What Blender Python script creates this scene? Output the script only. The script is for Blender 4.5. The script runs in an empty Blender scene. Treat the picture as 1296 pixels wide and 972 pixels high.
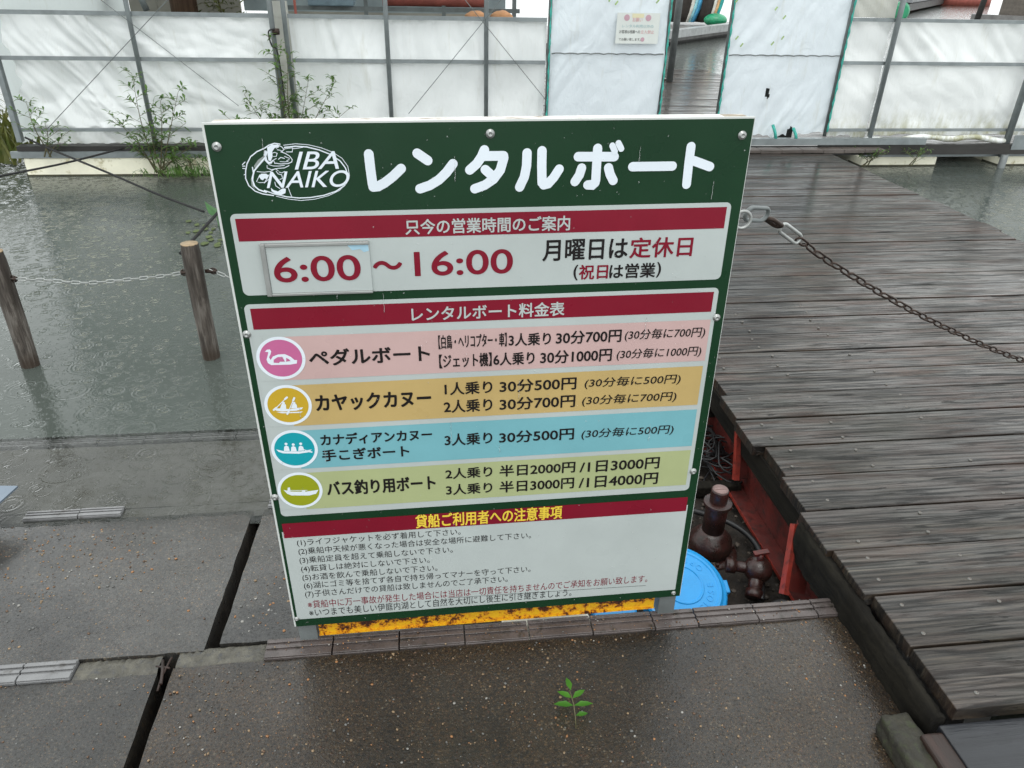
import bpy, bmesh, math, random
from mathutils import Vector, Matrix, noise
random.seed(7)
rad = math.radians
S = bpy.context.scene
COL = S.collection

# ------------------------------------------------------------------ camera
CAMH = 1.375
R = Matrix(((0.99326928, -0.03870248, 0.10917079),
            (-0.11410741, -0.4888144, 0.86489305),
            (0.01989075, -0.87152889, -0.48994056)))
F = 936.0
cam = bpy.data.cameras.new("camera")
cam.sensor_width = 36.0
cam.lens = F / 1296 * 36
cam.clip_start = 0.02
cam.clip_end = 3000
camo = bpy.data.objects.new("camera", cam)
COL.objects.link(camo)
camo.matrix_world = Matrix(((R[0][0], -R[0][1], -R[0][2], 0),
                            (R[1][0], -R[1][1], -R[1][2], 0),
                            (R[2][0], -R[2][1], -R[2][2], CAMH),
                            (0, 0, 0, 1)))
S.camera = camo

# ------------------------------------------------------------------ world, sun, exposure
SUN_EL, SUN_AZ = 75, 190           # azimuth measured from +Y towards +X
W = bpy.data.worlds.new("World")
S.world = W
W.use_nodes = True
wn = W.node_tree
bg = wn.nodes["Background"]
sky = wn.nodes.new("ShaderNodeTexSky")
sky.sky_type = 'NISHITA'
sky.sun_disc = False
sky.sun_elevation = rad(SUN_EL)
sky.sun_rotation = rad(SUN_AZ)
sky.dust_density = 4.0
sky.air_density = 1.0
hs = wn.nodes.new("ShaderNodeHueSaturation")
hs.inputs["Saturation"].default_value = 0.22
wn.links.new(sky.outputs[0], hs.inputs["Color"])
veil = wn.nodes.new("ShaderNodeMix")          # even overcast cloud over the clear sky
veil.data_type = 'RGBA'
veil.inputs[0].default_value = 0.85
veil.inputs[7].default_value = (8.6, 9.0, 9.0, 1)
wn.links.new(hs.outputs[0], veil.inputs[6])
wn.links.new(veil.outputs[2], bg.inputs[0])
bg.inputs[1].default_value = 0.15
sun = bpy.data.lights.new("sun", 'SUN')
sun.energy = 0.5
sun.angle = rad(30)
sun.color = (1.0, 0.98, 0.95)
suno = bpy.data.objects.new("sun", sun)
COL.objects.link(suno)
d = Vector((math.sin(rad(SUN_AZ)) * math.cos(rad(SUN_EL)), math.cos(rad(SUN_AZ)) * math.cos(rad(SUN_EL)), math.sin(rad(SUN_EL))))
suno.rotation_euler = d.to_track_quat('Z', 'Y').to_euler()
S.view_settings.view_transform = 'Standard'
S.view_settings.look = 'None'
S.view_settings.gamma = 1
S.view_settings.exposure = 0.48


# ------------------------------------------------------------------ survey helpers (photo pixel -> point on a known plane)
def ray(u, v):
    return R @ Vector(((u - 648) / F, (v - 486) / F, 1.0))


def onz(u, v, z):
    r = ray(u, v)
    return Vector((0, 0, CAMH)) + r * ((z - CAMH) / r.z)


def ony(u, v, y):
    r = ray(u, v)
    return Vector((0, 0, CAMH)) + r * (y / r.y)


# ------------------------------------------------------------------ object helpers
def tag(o, label=None, cat=None, group=None, kind=None):
    if label: o["label"] = label
    if cat: o["category"] = cat
    if group: o["group"] = group
    if kind: o["kind"] = kind
    return o


def thing(name, label, cat, loc=(0, 0, 0), rz=0, group=None, mat4=None):
    o = bpy.data.objects.new(name, None)
    o.empty_display_size = 0.05
    COL.objects.link(o)
    if mat4 is not None:
        o.matrix_world = mat4
    else:
        o.location = loc
        o.rotation_euler = (0, 0, rz)
    return tag(o, label, cat, group)


def link_mesh(name, me, mats, parent=None, loc=None):
    o = bpy.data.objects.new(name, me)
    COL.objects.link(o)
    if mats is not None and len(me.materials) == 0:
        for m in (mats if isinstance(mats, (list, tuple)) else [mats]):
            me.materials.append(m)
    if parent: o.parent = parent
    if loc is not None: o.location = loc
    return o


class MB:
    """collects shapes into one mesh"""
    def __init__(self):
        self.b = bmesh.new()
        self.mi = 0

    def _f(self, vs, smooth=False):
        try:
            f = self.b.faces.new(vs)
        except ValueError:
            return None
        f.material_index = self.mi
        f.smooth = smooth
        return f

    def box(self, x0, x1, y0, y1, z0, z1, mtx=None):
        c = [Vector((x, y, z)) for x in (x0, x1) for y in (y0, y1) for z in (z0, z1)]
        if mtx: c = [mtx @ p for p in c]
        v = [self.b.verts.new(p) for p in c]
        for q in ((0, 1, 3, 2), (4, 6, 7, 5), (0, 4, 5, 1), (2, 3, 7, 6), (0, 2, 6, 4), (1, 5, 7, 3)):
            self._f([v[i] for i in q])
        return self

    def bar(self, a, b, w, h, up=Vector((0, 0, 1))):
        a, b = Vector(a), Vector(b)
        d = (b - a); L = d.length; d.normalize()
        s = d.cross(up)
        if s.length < 1e-4: s = d.cross(Vector((1, 0, 0)))
        s.normalize(); t = s.cross(d)
        m = Matrix(((d.x, s.x, t.x, a.x), (d.y, s.y, t.y, a.y), (d.z, s.z, t.z, a.z), (0, 0, 0, 1)))
        return self.box(0, L, -w / 2, w / 2, -h / 2, h / 2, m)

    def tube(self, pts, r, n=8, closed=False, cap=True, smooth=True, flat=None):
        pts = [Vector(p) for p in pts]
        m = len(pts)
        rr = r if isinstance(r, (list, tuple)) else [r] * m
        rings = []
        prev = None
        for i, p in enumerate(pts):
            if closed:
                t = pts[(i + 1) % m] - pts[i - 1]
            else:
                t = pts[min(i + 1, m - 1)] - pts[max(i - 1, 0)]
            t.normalize()
            if prev is None:
                a = t.cross(Vector((0, 0, 1)))
                if a.length < 1e-3: a = t.cross(Vector((0, 1, 0)))
            else:
                a = prev - t * prev.dot(t)
                if a.length < 1e-5: a = t.cross(Vector((0, 0, 1)))
            a.normalize(); prev = a
            bb = t.cross(a)
            rings.append([self.b.verts.new(p + (a * math.cos(2 * math.pi * k / n) + bb * math.sin(2 * math.pi * k / n)) * rr[i]) for k in range(n)])
        seg = m if closed else m - 1
        for i in range(seg):
            A, B = rings[i], rings[(i + 1) % m]
            for k in range(n):
                self._f([A[k], A[(k + 1) % n], B[(k + 1) % n], B[k]], smooth)
        if cap and not closed:
            self._f(rings[0][::-1]); self._f(rings[-1])
        return self

    def lathe(self, prof, n=24, mtx=None, smooth=True, cap=True):
        mtx = mtx or Matrix()
        rings = []
        for r, z in prof:
            rings.append([self.b.verts.new(mtx @ Vector((r * math.cos(2 * math.pi * k / n), r * math.sin(2 * math.pi * k / n), z))) for k in range(n)])
        for A, B in zip(rings, rings[1:]):
            for k in range(n):
                self._f([A[k], A[(k + 1) % n], B[(k + 1) % n], B[k]], smooth)
        if cap:
            self._f(rings[0][::-1]); self._f(rings[-1])
        return self

    def poly(self, pts, z=0.0):
        return self._f([self.b.verts.new((p[0], p[1], z if len(p) < 3 else p[2])) for p in pts])

    def quad(self, a, b, c, d):
        return self._f([self.b.verts.new(p) for p in (a, b, c, d)])

    def disc(self, cx, cy, rx, ry, z, n=48):
        return self.poly([(cx + rx * math.cos(2 * math.pi * k / n), cy + ry * math.sin(2 * math.pi * k / n)) for k in range(n)], z)

    def strip(self, pts, w, z):
        """a flat stroke with round ends, one face per piece, each a hair higher than the last"""
        pts = [Vector((p[0], p[1], 0)) for p in pts]
        n = len(pts)
        L, Rr = [], []
        for i, p in enumerate(pts):
            t = (pts[min(i + 1, n - 1)] - pts[max(i - 1, 0)]).normalized()
            s = Vector((-t.y, t.x, 0))
            k = 1.0
            if 0 < i < n - 1:
                t1 = (pts[i] - pts[i - 1]).normalized()
                k = 1 / max(0.55, s.dot(Vector((-t1.y, t1.x, 0))))
            L.append(p + s * w / 2 * k); Rr.append(p - s * w / 2 * k)
        t0 = (pts[0] - pts[1]).normalized(); s0 = Vector((-t0.y, t0.x, 0))
        t1 = (pts[-1] - pts[-2]).normalized(); s1 = Vector((-t1.y, t1.x, 0))
        c0 = [pts[0] + (s0 * math.cos(a) + t0 * math.sin(a)) * w / 2 for a in [math.pi * k / 8 for k in range(1, 8)]]
        c1 = [pts[-1] + (s1 * math.cos(a) + t1 * math.sin(a)) * w / 2 for a in [math.pi * k / 8 for k in range(1, 8)]]
        V = lambda p: self.b.verts.new((p.x, p.y, z))
        vl, vr = [V(p) for p in L], [V(p) for p in Rr]
        for i in range(n - 1):
            self._f([vr[i], vr[i + 1], vl[i + 1], vl[i]])
        self._f([vr[0]] + [V(p) for p in c0] + [vl[0]])
        self._f([vl[-1]] + [V(p) for p in c1] + [vr[-1]])
        return self

    def build(self, name, mats, parent=None, loc=None, bevel=0, recalc=True):
        if recalc: bmesh.ops.recalc_face_normals(self.b, faces=self.b.faces)
        me = bpy.data.meshes.new(name)
        self.b.to_mesh(me); self.b.free()
        o = link_mesh(name, me, mats, parent, loc)
        if bevel:
            md = o.modifiers.new("bevel", 'BEVEL'); md.width = bevel; md.segments = 2; md.limit_method = 'ANGLE'
        return o


# ------------------------------------------------------------------ material helpers
class NT:
    def __init__(self, name):
        self.m = bpy.data.materials.new(name)
        self.m.use_nodes = True
        self.t = self.m.node_tree
        self.b = self.t.nodes["Principled BSDF"]
        self.out = self.t.nodes["Material Output"]
        self._tc = None

    def n(self, typ, props=None, **ins):
        nd = self.t.nodes.new("ShaderNode" + typ)
        for k, v in (props or {}).items(): setattr(nd, k, v)
        for k, v in ins.items():
            k = k.replace('_', ' ')
            if k.isdigit(): k = int(k)
            s = nd.inputs[k]
            if isinstance(v, bpy.types.NodeSocket): self.t.links.new(v, s)
            else: s.default_value = v
        return nd

    def set(self, k, v):
        s = self.b.inputs[k]
        if isinstance(v, bpy.types.NodeSocket): self.t.links.new(v, s)
        else: s.default_value = v

    def co(self, scale=(1, 1, 1), loc=(0, 0, 0), rot=(0, 0, 0)):
        if self._tc is None: self._tc = self.n("TexCoord").outputs["Object"]
        mp = self.n("Mapping", None, Vector=self._tc)
        mp.inputs["Scale"].default_value = scale
        mp.inputs["Location"].default_value = loc
        mp.inputs["Rotation"].default_value = rot
        return mp.outputs[0]

    def noise(self, scale=5, detail=4, rough=.55, vec=None, dist=0):
        nd = self.n("TexNoise", None, Vector=vec or self.co(), Scale=scale, Detail=detail, Roughness=rough, Distortion=dist)
        return nd.outputs[0]

    def ramp(self, fac, stops, interp='LINEAR'):
        nd = self.n("ValToRGB", None, Fac=fac)
        cr = nd.color_ramp; cr.interpolation = interp
        while len(cr.elements) < len(stops): cr.elements.new(0.5)
        for e, (p, c) in zip(cr.elements, stops):
            e.position = p
            e.color = (c, c, c, 1) if not isinstance(c, (tuple, list)) else (*c, 1)
        return nd.outputs[0]

    def mix(self, fac, a, b, mode='MIX'):
        nd = self.n("Mix", {'data_type': 'RGBA', 'blend_type': mode, 'clamp_result': False})
        for k, v in ((0, fac), (6, a), (7, b)):
            if isinstance(v, bpy.types.NodeSocket): self.t.links.new(v, nd.inputs[k])
            elif k == 0: nd.inputs[0].default_value = v
            else: nd.inputs[k].default_value = (*v, 1) if len(v) == 3 else v
        return nd.outputs[2]

    def math(self, op, a, b=0.0, c=None):
        nd = self.n("Math", {'operation': op})
        for i, v in enumerate((a, b) if c is None else (a, b, c)):
            if isinstance(v, bpy.types.NodeSocket): self.t.links.new(v, nd.inputs[i])
            else: nd.inputs[i].default_value = v
        return nd.outputs[0]

    def bump(self, h, strength=.3, dist=.01, normal=None):
        nd = self.n("Bump", None, Height=h, Strength=strength, Distance=dist)
        if normal is not None: self.t.links.new(normal, nd.inputs["Normal"])
        return nd.outputs[0]


def simple(name, col, rough=.5, metal=0.0, var=.25, vscale=8, bump=.15, bscale=60, spec=.5, dirt=None, dirt_amt=.5, stretch=(1, 1, 1)):
    t = NT(name)
    n1 = t.noise(vscale, 5, .6, t.co(stretch))
    lo = tuple(c * (1 - var) for c in col); hi = tuple(min(1, c * (1 + var)) for c in col)
    c = t.ramp(n1, [(.3, lo), (.7, hi)])
    if dirt:
        n2 = t.noise(vscale * 2.3, 6, .65, t.co(stretch, (3, 1, 2)))
        c = t.mix(t.ramp(n2, [(.62 - .2 * dirt_amt, 0), (.72 - .1 * dirt_amt, 1)]), c, dirt)
    t.set("Base Color", c)
    t.set("Roughness", t.ramp(t.noise(vscale * 1.7, 3), [(.3, max(.03, rough - .12)), (.7, min(1, rough + .12))]))
    t.set("Metallic", metal)
    t.set("Specular IOR Level", spec)
    if bump: t.set("Normal", t.bump(t.noise(bscale, 4, .6, t.co(stretch)), bump, .004))
    return t.m


def flatcol(name, col, rough=.35, var=.06):
    return simple(name, col, rough, 0, var, 6, .02, 200, spec=.2)


# ---- concrete
def concrete(name, film=.5, moss=0.0, under=False, lift=1.0):
    t = NT(name)
    big = t.noise(3.2, 5, .6)
    fine = t.noise(420, 3, .7)
    mid = t.noise(60, 5, .65)
    base = t.mix(big, (.018, .018, .017), (.042, .041, .037))
    base = t.mix(t.ramp(fine, [(.4, 0), (.74, .7)]), base, (.095, .09, .08))
    base = t.mix(t.ramp(mid, [(.35, .75), (.6, 0)]), base, (.022, .021, .02))
    # moss and brown dirt
    mm = t.ramp(t.noise(2.4, 6, .62, t.co((1, 1, 1), (9.3, 2.2, 0))), [(.52 - .3 * moss, 0), (.72 - .3 * moss, 1)])
    mm = t.math('MULTIPLY', mm, min(1, .2 + moss))
    base = t.mix(mm, base, t.mix(t.ramp(t.noise(130, 4, .7), [(.36, 0), (.62, 1)]), (.005, .003, .002), (.070, .044, .021)))
    # aggregate grains of many colours, two sizes
    hs_ = []
    for sc, off, dens, ch in ((125.0, 0.0, .60, (5, 4)), (230.0, 3.0, .30, (2, 8)), (420.0, 6.0, .35, (3, 2))):
        grit = t.n("TexVoronoi", {'feature': 'F1'}, Vector=t.co((1, 1, .4), (off, off * .7, 0)), Scale=sc, Randomness=1.0)
        gc = t.n("SeparateColor", None, Color=grit.outputs["Color"])
        agg = t.ramp(gc.outputs[0], [(0, (.03, .028, .025)), (.28, (.10, .085, .065)), (.45, (.17, .12, .07)), (.6, (.09, .09, .09)), (.74, (.22, .15, .085)), (.85, (.13, .06, .035)), (.93, (.20, .18, .15)), (.985, (.34, .32, .29))], 'CONSTANT')
        am = t.math('MULTIPLY', t.ramp(gc.outputs[1], [(dens, 0), (dens + .02, 1)]), t.ramp(grit.outputs["Distance"], [(.30, 1), (.42, 0)]))
        am = t.math('MULTIPLY', am, t.ramp(t.noise(ch[0], 4, .6, t.co((1, 1, 1), (4, ch[1], 0))), [(.35, .06 + .6 * moss), (.66, .55 + .45 * moss)]))
        base = t.mix(am, base, agg)
        hs_.append(t.math('MULTIPLY', am, t.math('SUBTRACT', .6, grit.outputs["Distance"])))
    stain = t.ramp(t.noise(2.1, 6, .68, t.co((1, 1, 1), (6.1, 3.3, 0)), .4), [(.38, .38), (.50, .85), (.66, 1.25)])
    base = t.mix(1.0, base, stain, 'MULTIPLY')
    if lift != 1.0: base = t.mix(1.0, base, (lift, lift * (1 - .13 * moss), lift * (.985 - .36 * moss)), 'MULTIPLY')
    t.set("Base Color", base)
    if under:
        t.set("Roughness", .9); t.set("Specular IOR Level", 0.0)
        return t.m
    t.set("Roughness", .55)
    t.set("Specular IOR Level", .3)
    wet = t.ramp(t.noise(3.4, 6, .66, t.co((1, 1, 1), (1.5, 7.2, 0))), [(.40, 1), (.62, .45 + .45 * film)])
    wet = t.math('MULTIPLY', wet, t.ramp(t.noise(170, 3, .7), [(.34, .3), (.50, 1)]))
    t.set("Coat Weight", wet)
    t.set("Coat Roughness", t.ramp(t.noise(5.0, 5, .6, t.co((1, 1, 1), (2.5, 1.2, 0))), [(.4, .03), (.65, .16)]))
    t.set("Coat IOR", 1.5 if moss > .5 else 1.45)
    h = t.math('ADD', t.math('MULTIPLY', hs_[0], 1.3), t.math('MULTIPLY', fine, .45))
    h = t.math('ADD', h, t.math('ADD', t.math('MULTIPLY', mid, .9), t.math('MULTIPLY', t.math('ADD', hs_[1], hs_[2]), .8)))
    t.set("Normal", t.bump(h, .9 * (1.2 - film), .006))
    t.set("Coat Normal", t.bump(t.math('ADD', h, t.math('MULTIPLY', t.noise(24, 3), .6)), .22 * (1.25 - film), .004))
    return t.m


# ---- weathered decking; boards run along X, one every `pitch` in Y
def decking(name, pitch, y0, dark=1.0):
    t = NT(name)
    sep = t.n("SeparateXYZ", None, Vector=t.co())
    idx = t.math('FLOOR', t.math('DIVIDE', t.math('SUBTRACT', sep.outputs[1], y0), pitch))
    wn_ = t.n("TexWhiteNoise", {'noise_dimensions': '1D'}, W=idx)
    shift = t.n("CombineXYZ", None, X=t.math('MULTIPLY', wn_.outputs[0], 37.0), Y=t.math('MULTIPLY', wn_.outputs[0], 5.0), Z=0.0)
    vv = t.n("VectorMath", {'operation': 'ADD'}, **{'0': t.co(), '1': shift.outputs[0]}).outputs[0]

    def st(scale, loc=(0, 0, 0)):
        mp = t.n("Mapping", None, Vector=vv); mp.inputs["Scale"].default_value = scale; mp.inputs["Location"].default_value = loc
        return mp.outputs[0]
    grain = t.noise(1, 6, .68, st((3.6, 66, 20)), .9)
    fineg = t.noise(1, 4, .7, st((7, 330, 40)), .2)
    blot = t.noise(1, 4, .55, st((2.2, 9, 3), (3, 1, 0)))
    c = t.ramp(grain, [(.38, (.005, .004, .0035)), (.45, (.022, .019, .0155)), (.54, (.060, .052, .042)), (.68, (.135, .118, .094))])
    c = t.mix(t.ramp(fineg, [(.38, .75), (.56, 0)]), c, (.014, .013, .012))
    # reddish bare wood and greenish algae in patches
    red = t.math('MULTIPLY', t.ramp(t.noise(1, 5, .6, st((2.6, 22, 3), (11, 0, 0))), [(.47, 0), (.58, .85)]), t.ramp(t.noise(.9, 3, .5, t.co((1, 1, 1), (.4, 2.0, 0))), [(.38, .15), (.52, 1)]))
    c = t.mix(red, c, t.mix(grain, (.030, .014, .008), (.105, .055, .034)))
    c = t.mix(t.math('MULTIPLY', t.ramp(t.noise(1.6, 4, .6, t.co((1, 1, 1), (5, 5, 5))), [(.52, 0), (.7, .55)]), 1.0), c, (.030, .036, .015))
    tone = t.ramp(wn_.outputs[0], [(0, (.42 * dark, .40 * dark, .38 * dark)), (.35, (.68 * dark, .57 * dark, .47 * dark)), (.7, (.46 * dark, .44 * dark, .41 * dark)), (1, (.80 * dark, .73 * dark, .63 * dark))])
    c = t.mix(1.0, c, tone, 'MULTIPLY')
    mpw = t.n("Mapping", None, Vector=vv); mpw.inputs["Scale"].default_value = (.06, 1, .2)
    wv = t.n("TexWave", {'wave_type': 'BANDS', 'bands_direction': 'Y', 'wave_profile': 'SAW'}, Vector=mpw.outputs[0], Scale=17.0, Distortion=7.0, Detail=3.0)
    wv.inputs["Detail Scale"].default_value = 1.6
    lines = t.ramp(wv.outputs[1], [(0.0, .42), (.35, 1.0), (.8, 1.12), (1.0, .6)])
    c = t.mix(.55, c, lines, 'MULTIPLY')
    # cracks and splinters
    crack = t.math('MAXIMUM', t.ramp(t.noise(1, 2, .5, st((1.5, 30, 8), (2, 4, 0)), .8), [(.315, 1), (.34, 0)]), t.ramp(t.noise(1, 3, .6, st((5, 74, 8), (7, 1, 0)), 1.0), [(.33, .9), (.36, 0)]))
    c = t.mix(t.math('MULTIPLY', crack, .92), c, (.008, .007, .006))
    t.set("Base Color", c)
    t.set("Roughness", .6)
    t.set("Specular IOR Level", .3)
    cw = t.math('MULTIPLY', t.ramp(blot, [(.46, 1), (.60, .5)]), t.math('SUBTRACT', 1.0, crack))
    cw = t.math('MULTIPLY', cw, t.ramp(grain, [(.40, .2), (.50, .85), (.60, 1)]))
    cw = t.math('MULTIPLY', cw, t.ramp(wv.outputs[1], [(0, .35), (.3, 1), (.85, 1), (1, .4)]))
    t.set("Coat Weight", cw)
    t.set("Coat Roughness", t.ramp(blot, [(.35, .04), (.7, .18)]))
    t.set("Coat IOR", 1.5)
    h = t.math('ADD', t.math('MULTIPLY', grain, 1.0), t.math('MULTIPLY', fineg, .6))
    h = t.math('ADD', t.math('SUBTRACT', h, t.math('MULTIPLY', crack, .8)), t.math('MULTIPLY', wv.outputs[1], .35))
    t.set("Normal", t.bump(h, .8, .006))
    t.set("Coat Normal", t.bump(t.math('ADD', h, t.math('MULTIPLY', blot, .8)), .08, .005))
    return t.m


def wood(name, lo, hi, axis=2, rough=.6, scale=40):
    t = NT(name)
    s = [scale, scale, scale]; s[axis] = scale * .06
    g = t.noise(1, 6, .65, t.co(tuple(s)), .5)
    b = t.noise(6, 4, .6)
    c = t.ramp(g, [(.3, lo), (.68, hi)])
    c = t.mix(t.ramp(b, [(.4, 0), (.75, .6)]), c, tuple(x * .5 for x in lo))
    t.set("Base Color", c); t.set("Roughness", rough)
    t.set("Specular IOR Level", .5 if rough < .7 else .15)
    t.set("Normal", t.bump(g, .6, .006))
    return t.m


def tarpaulin(name, col, algae=0.0, zbot=.2, trans=.12):
    t = NT(name)
    n1 = t.noise(2.0, 5, .6)
    c = t.mix(n1, tuple(x * .9 for x in col), col)
    st = t.ramp(t.noise(1, 5, .65, t.co((14, 14, 2.0))), [(.58, 0), (.78, .34)])
    c = t.mix(st, c, (.42, .40, .27))
    if algae:
        sep = t.n("SeparateXYZ", None, Vector=t.co())
        near = t.n("MapRange", None, Value=sep.outputs[2]); near.inputs[1].default_value = zbot + .22; near.inputs[2].default_value = zbot - .02
        k = t.math('MULTIPLY', near.outputs[0], t.ramp(t.noise(1, 6, .7, t.co((9, 9, 3.5))), [(.42, 0), (.62, 1)]))
        c = t.mix(t.math('MULTIPLY', k, algae), c, (.30, .29, .12))
    t.set("Base Color", c)
    t.set("Roughness", .42)
    nb = t.bump(t.math('ADD', t.noise(7, 5, .55, t.co((1, 1, .6)), 1.2), t.math('MULTIPLY', t.noise(1, 4, .6, t.co((26, 26, 5), (0, 0, 0), (0, rad(35), 0)), .5), .35)), .4, .02)
    t.set("Normal", nb)
    tr = t.n("BsdfTranslucent", None, Color=c, Normal=nb)
    mx = t.n("MixShader", None, Fac=trans)
    t.t.links.new(t.b.outputs[0], mx.inputs[1]); t.t.links.new(tr.outputs[0], mx.inputs[2])
    t.t.links.new(mx.outputs[0], t.out.inputs[0])
    return t.m


def leafmat(name, a, b):
    t = NT(name)
    c = t.ramp(t.noise(14, 2), [(.3, a), (.7, b)])
    t.set("Base Color", c); t.set("Roughness", .35)
    tr = t.n("BsdfTranslucent", None, Color=c)
    mx = t.n("MixShader", None, Fac=.45)
    t.t.links.new(t.b.outputs[0], mx.inputs[1]); t.t.links.new(tr.outputs[0], mx.inputs[2])
    t.t.links.new(mx.outputs[0], t.out.inputs[0])
    return t.m


def water_mat(name, clear):
    t = NT(name)
    co = t.co()
    sep = t.n("SeparateXYZ", None, Vector=co)
    flat = t.n("CombineXYZ", None, X=sep.outputs[0], Y=sep.outputs[1], Z=0.0).outputs[0]
    h = t.math('MULTIPLY', t.noise(1, 3, .5, t.n("Mapping", None, Vector=flat, Scale=(7, 14, 1)).outputs[0], .6), .40)
    h = t.math('ADD', h, t.math('MULTIPLY', t.noise(70, 3, .6, flat), .16))
    for sc, off, k, fr in ((6.0, 0.0, .40, 62.0), (9.0, 3.7, .36, 54.0), (13.0, 8.1, .30, 46.0), (20.0, 1.3, .22, 38.0), (33.0, 5.3, .16, 30.0)):
        mp = t.n("Mapping", None, Vector=flat); mp.inputs["Location"].default_value = (off, off * 1.7, 0)
        vo = t.n("TexVoronoi", {'voronoi_dimensions': '2D', 'feature': 'F1'}, Vector=mp.outputs[0], Scale=sc, Randomness=1.0)
        cc = t.n("SeparateColor", None, Color=vo.outputs["Color"])
        dd = vo.outputs["Distance"]
        rr = t.math('MULTIPLY', cc.outputs[0], .42)
        e = t.math('SUBTRACT', dd, rr)
        g = t.math('POWER', 2.718, t.math('MULTIPLY', t.math('MULTIPLY', e, e), -170.0))
        s = t.math('SINE', t.math('MULTIPLY', e, fr))
        on = t.math('GREATER_THAN', cc.outputs[1], .35)
        fade = t.math('SUBTRACT', 1.0, t.math('MULTIPLY', cc.outputs[0], .75))
        rg = t.math('MULTIPLY', t.math('MULTIPLY', t.math('MULTIPLY', g, s), on), t.math('MULTIPLY', fade, k))
        h = t.math('ADD', h, rg)
    nb = t.bump(h, .42, .008)
    fr = t.n("Fresnel", None, IOR=1.33, Normal=nb)
    gl = t.n("BsdfGlossy", None, Color=(1, 1, 1, 1), Roughness=.03, Normal=nb)
    tp_ = t.n("BsdfTransparent", None, Color=(.93, .935, .92, 1))
    df = t.n("BsdfDiffuse", None, Color=(.070, .082, .073, 1))
    tr = t.n("MixShader", None, Fac=clear)
    t.t.links.new(df.outputs[0], tr.inputs[1]); t.t.links.new(tp_.outputs[0], tr.inputs[2])
    mx = t.n("MixShader", None, Fac=fr.outputs[0])
    t.t.links.new(tr.outputs[0], mx.inputs[1]); t.t.links.new(gl.outputs[0], mx.inputs[2])
    t.t.links.new(mx.outputs[0], t.out.inputs[0])
    return t.m


M = {}
M['con_far'] = concrete("wet concrete smooth", .8, 0.0, False, 1.0)
M['con_near'] = concrete("wet exposed aggregate", .6, .15, False, .66)
M['con_moss'] = concrete("mossy exposed aggregate", .5, .8, False, .50)
M['con_sub'] = simple("submerged concrete", (.135, .132, .122), .9, 0, .22, 3.5, .2, 260, spec=0.0, dirt=(.09, .085, .07), dirt_amt=.5)
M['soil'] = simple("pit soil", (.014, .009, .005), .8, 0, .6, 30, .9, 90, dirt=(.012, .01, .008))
M['soil2'] = simple("dark rubble", (.05, .038, .028), .7, 0, .7, 40, .5, 90)
M['mud'] = simple("lake mud", (.085, .095, .075), .9, 0, .25, 1.2, 0)
M['tile'] = simple("ribbed tile", (.085, .07, .066), .28, 0, .3, 12, .3, 120, dirt=(.03, .026, .02), dirt_amt=.4)
M['tile_grey'] = simple("grey ribbed tile", (.17, .17, .172), .25, 0, .2, 12, .2, 120, dirt=(.08, .075, .07), dirt_amt=.3)
M['deck'] = decking("weathered decking", .157, .857 - 40 * .157)
M['deck2'] = decking("weathered raft boards", .16, 6.2)
M['fascia'] = wood("rotten fascia wood", (.004, .0035, .003), (.017, .015, .011), 1, .9, 60)
M['newboard'] = wood("dark wet board", (.012, .013, .016), (.026, .028, .033), 0, .28, 30)
M['redwood'] = wood("red brown timber", (.012, .007, .005), (.04, .018, .012), 1, .5, 50)
def piling_mat():
    t = NT("piling bark")
    g = t.noise(1, 6, .7, t.co((75, 75, 7)), .6)
    c = t.ramp(g, [(.34, (.018, .013, .010)), (.5, (.085, .07, .058)), (.68, (.20, .18, .16))])
    dr = t.ramp(t.noise(1, 4, .6, t.co((22, 22, 2.2), (1, 3, 0))), [(.45, 0), (.6, .8)])
    c = t.mix(dr, c, (.022, .015, .010))
    sep = t.n("SeparateXYZ", None, Vector=t.co())
    wl = t.n("MapRange", None, Value=t.math('ADD', sep.outputs[2], t.math('MULTIPLY', g, .05))); wl.inputs[1].default_value = .47; wl.inputs[2].default_value = .42
    c = t.mix(t.math('MULTIPLY', wl.outputs[0], .8), c, (.03, .017, .008))
    t.set("Base Color", c); t.set("Roughness", .6)
    t.set("Normal", t.bump(g, .9, .008))
    return t.m


M['pile'] = piling_mat()
M['endgrain'] = simple("cut timber end", (.30, .22, .13), .6, 0, .3, 40, .4, 90)
M['water'] = water_mat('deep murky lake water', .15)
M['shallow'] = water_mat('shallow clear water', .82)
M['green'] = flatcol("green print", (.008, .036, .015), .32, .1)
M['white'] = flatcol("white print", (.43, .47, .46), .34)
M['whiteedge'] = flatcol("white edge", (.58, .6, .58), .4)
M['maroon'] = flatcol("maroon print", (.19, .008, .022), .34, .08)
M['pink'] = flatcol("pale pink print", (.52, .36, .345), .35)
M['sand'] = flatcol("sand print", (.48, .345, .14), .35)
M['aqua'] = flatcol("pale blue print", (.17, .40, .45), .35)
M['lime'] = flatcol("pale lime print", (.37, .41, .21), .35)
M['ipink'] = flatcol("strong pink print", (.50, .13, .28), .35)
M['iyel'] = flatcol("strong yellow print", (.52, .34, .03), .35)
M['iteal'] = flatcol("teal print", (.01, .30, .36), .35)
M['iolive'] = flatcol("olive print", (.28, .31, .015), .35)
M['ink'] = flatcol("black ink", (.012, .010, .010), .4)
M['inkwhite'] = flatcol("white letters", (.70, .76, .82), .35)
M['inkyellow'] = flatcol("yellow ink", (.75, .55, .06), .4)
M['inkgrey'] = flatcol("grey ink", (.25, .28, .27), .4)
M['bluesmudge'] = flatcol("blue smudge", (.36, .56, .68), .4, .3)
M['core'] = simple("weathered plywood", (.30, .25, .19), .8, 0, .35, 18, .6, 60, dirt=(.72, .72, .68), dirt_amt=.9, stretch=(.25, 1, 1))
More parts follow.
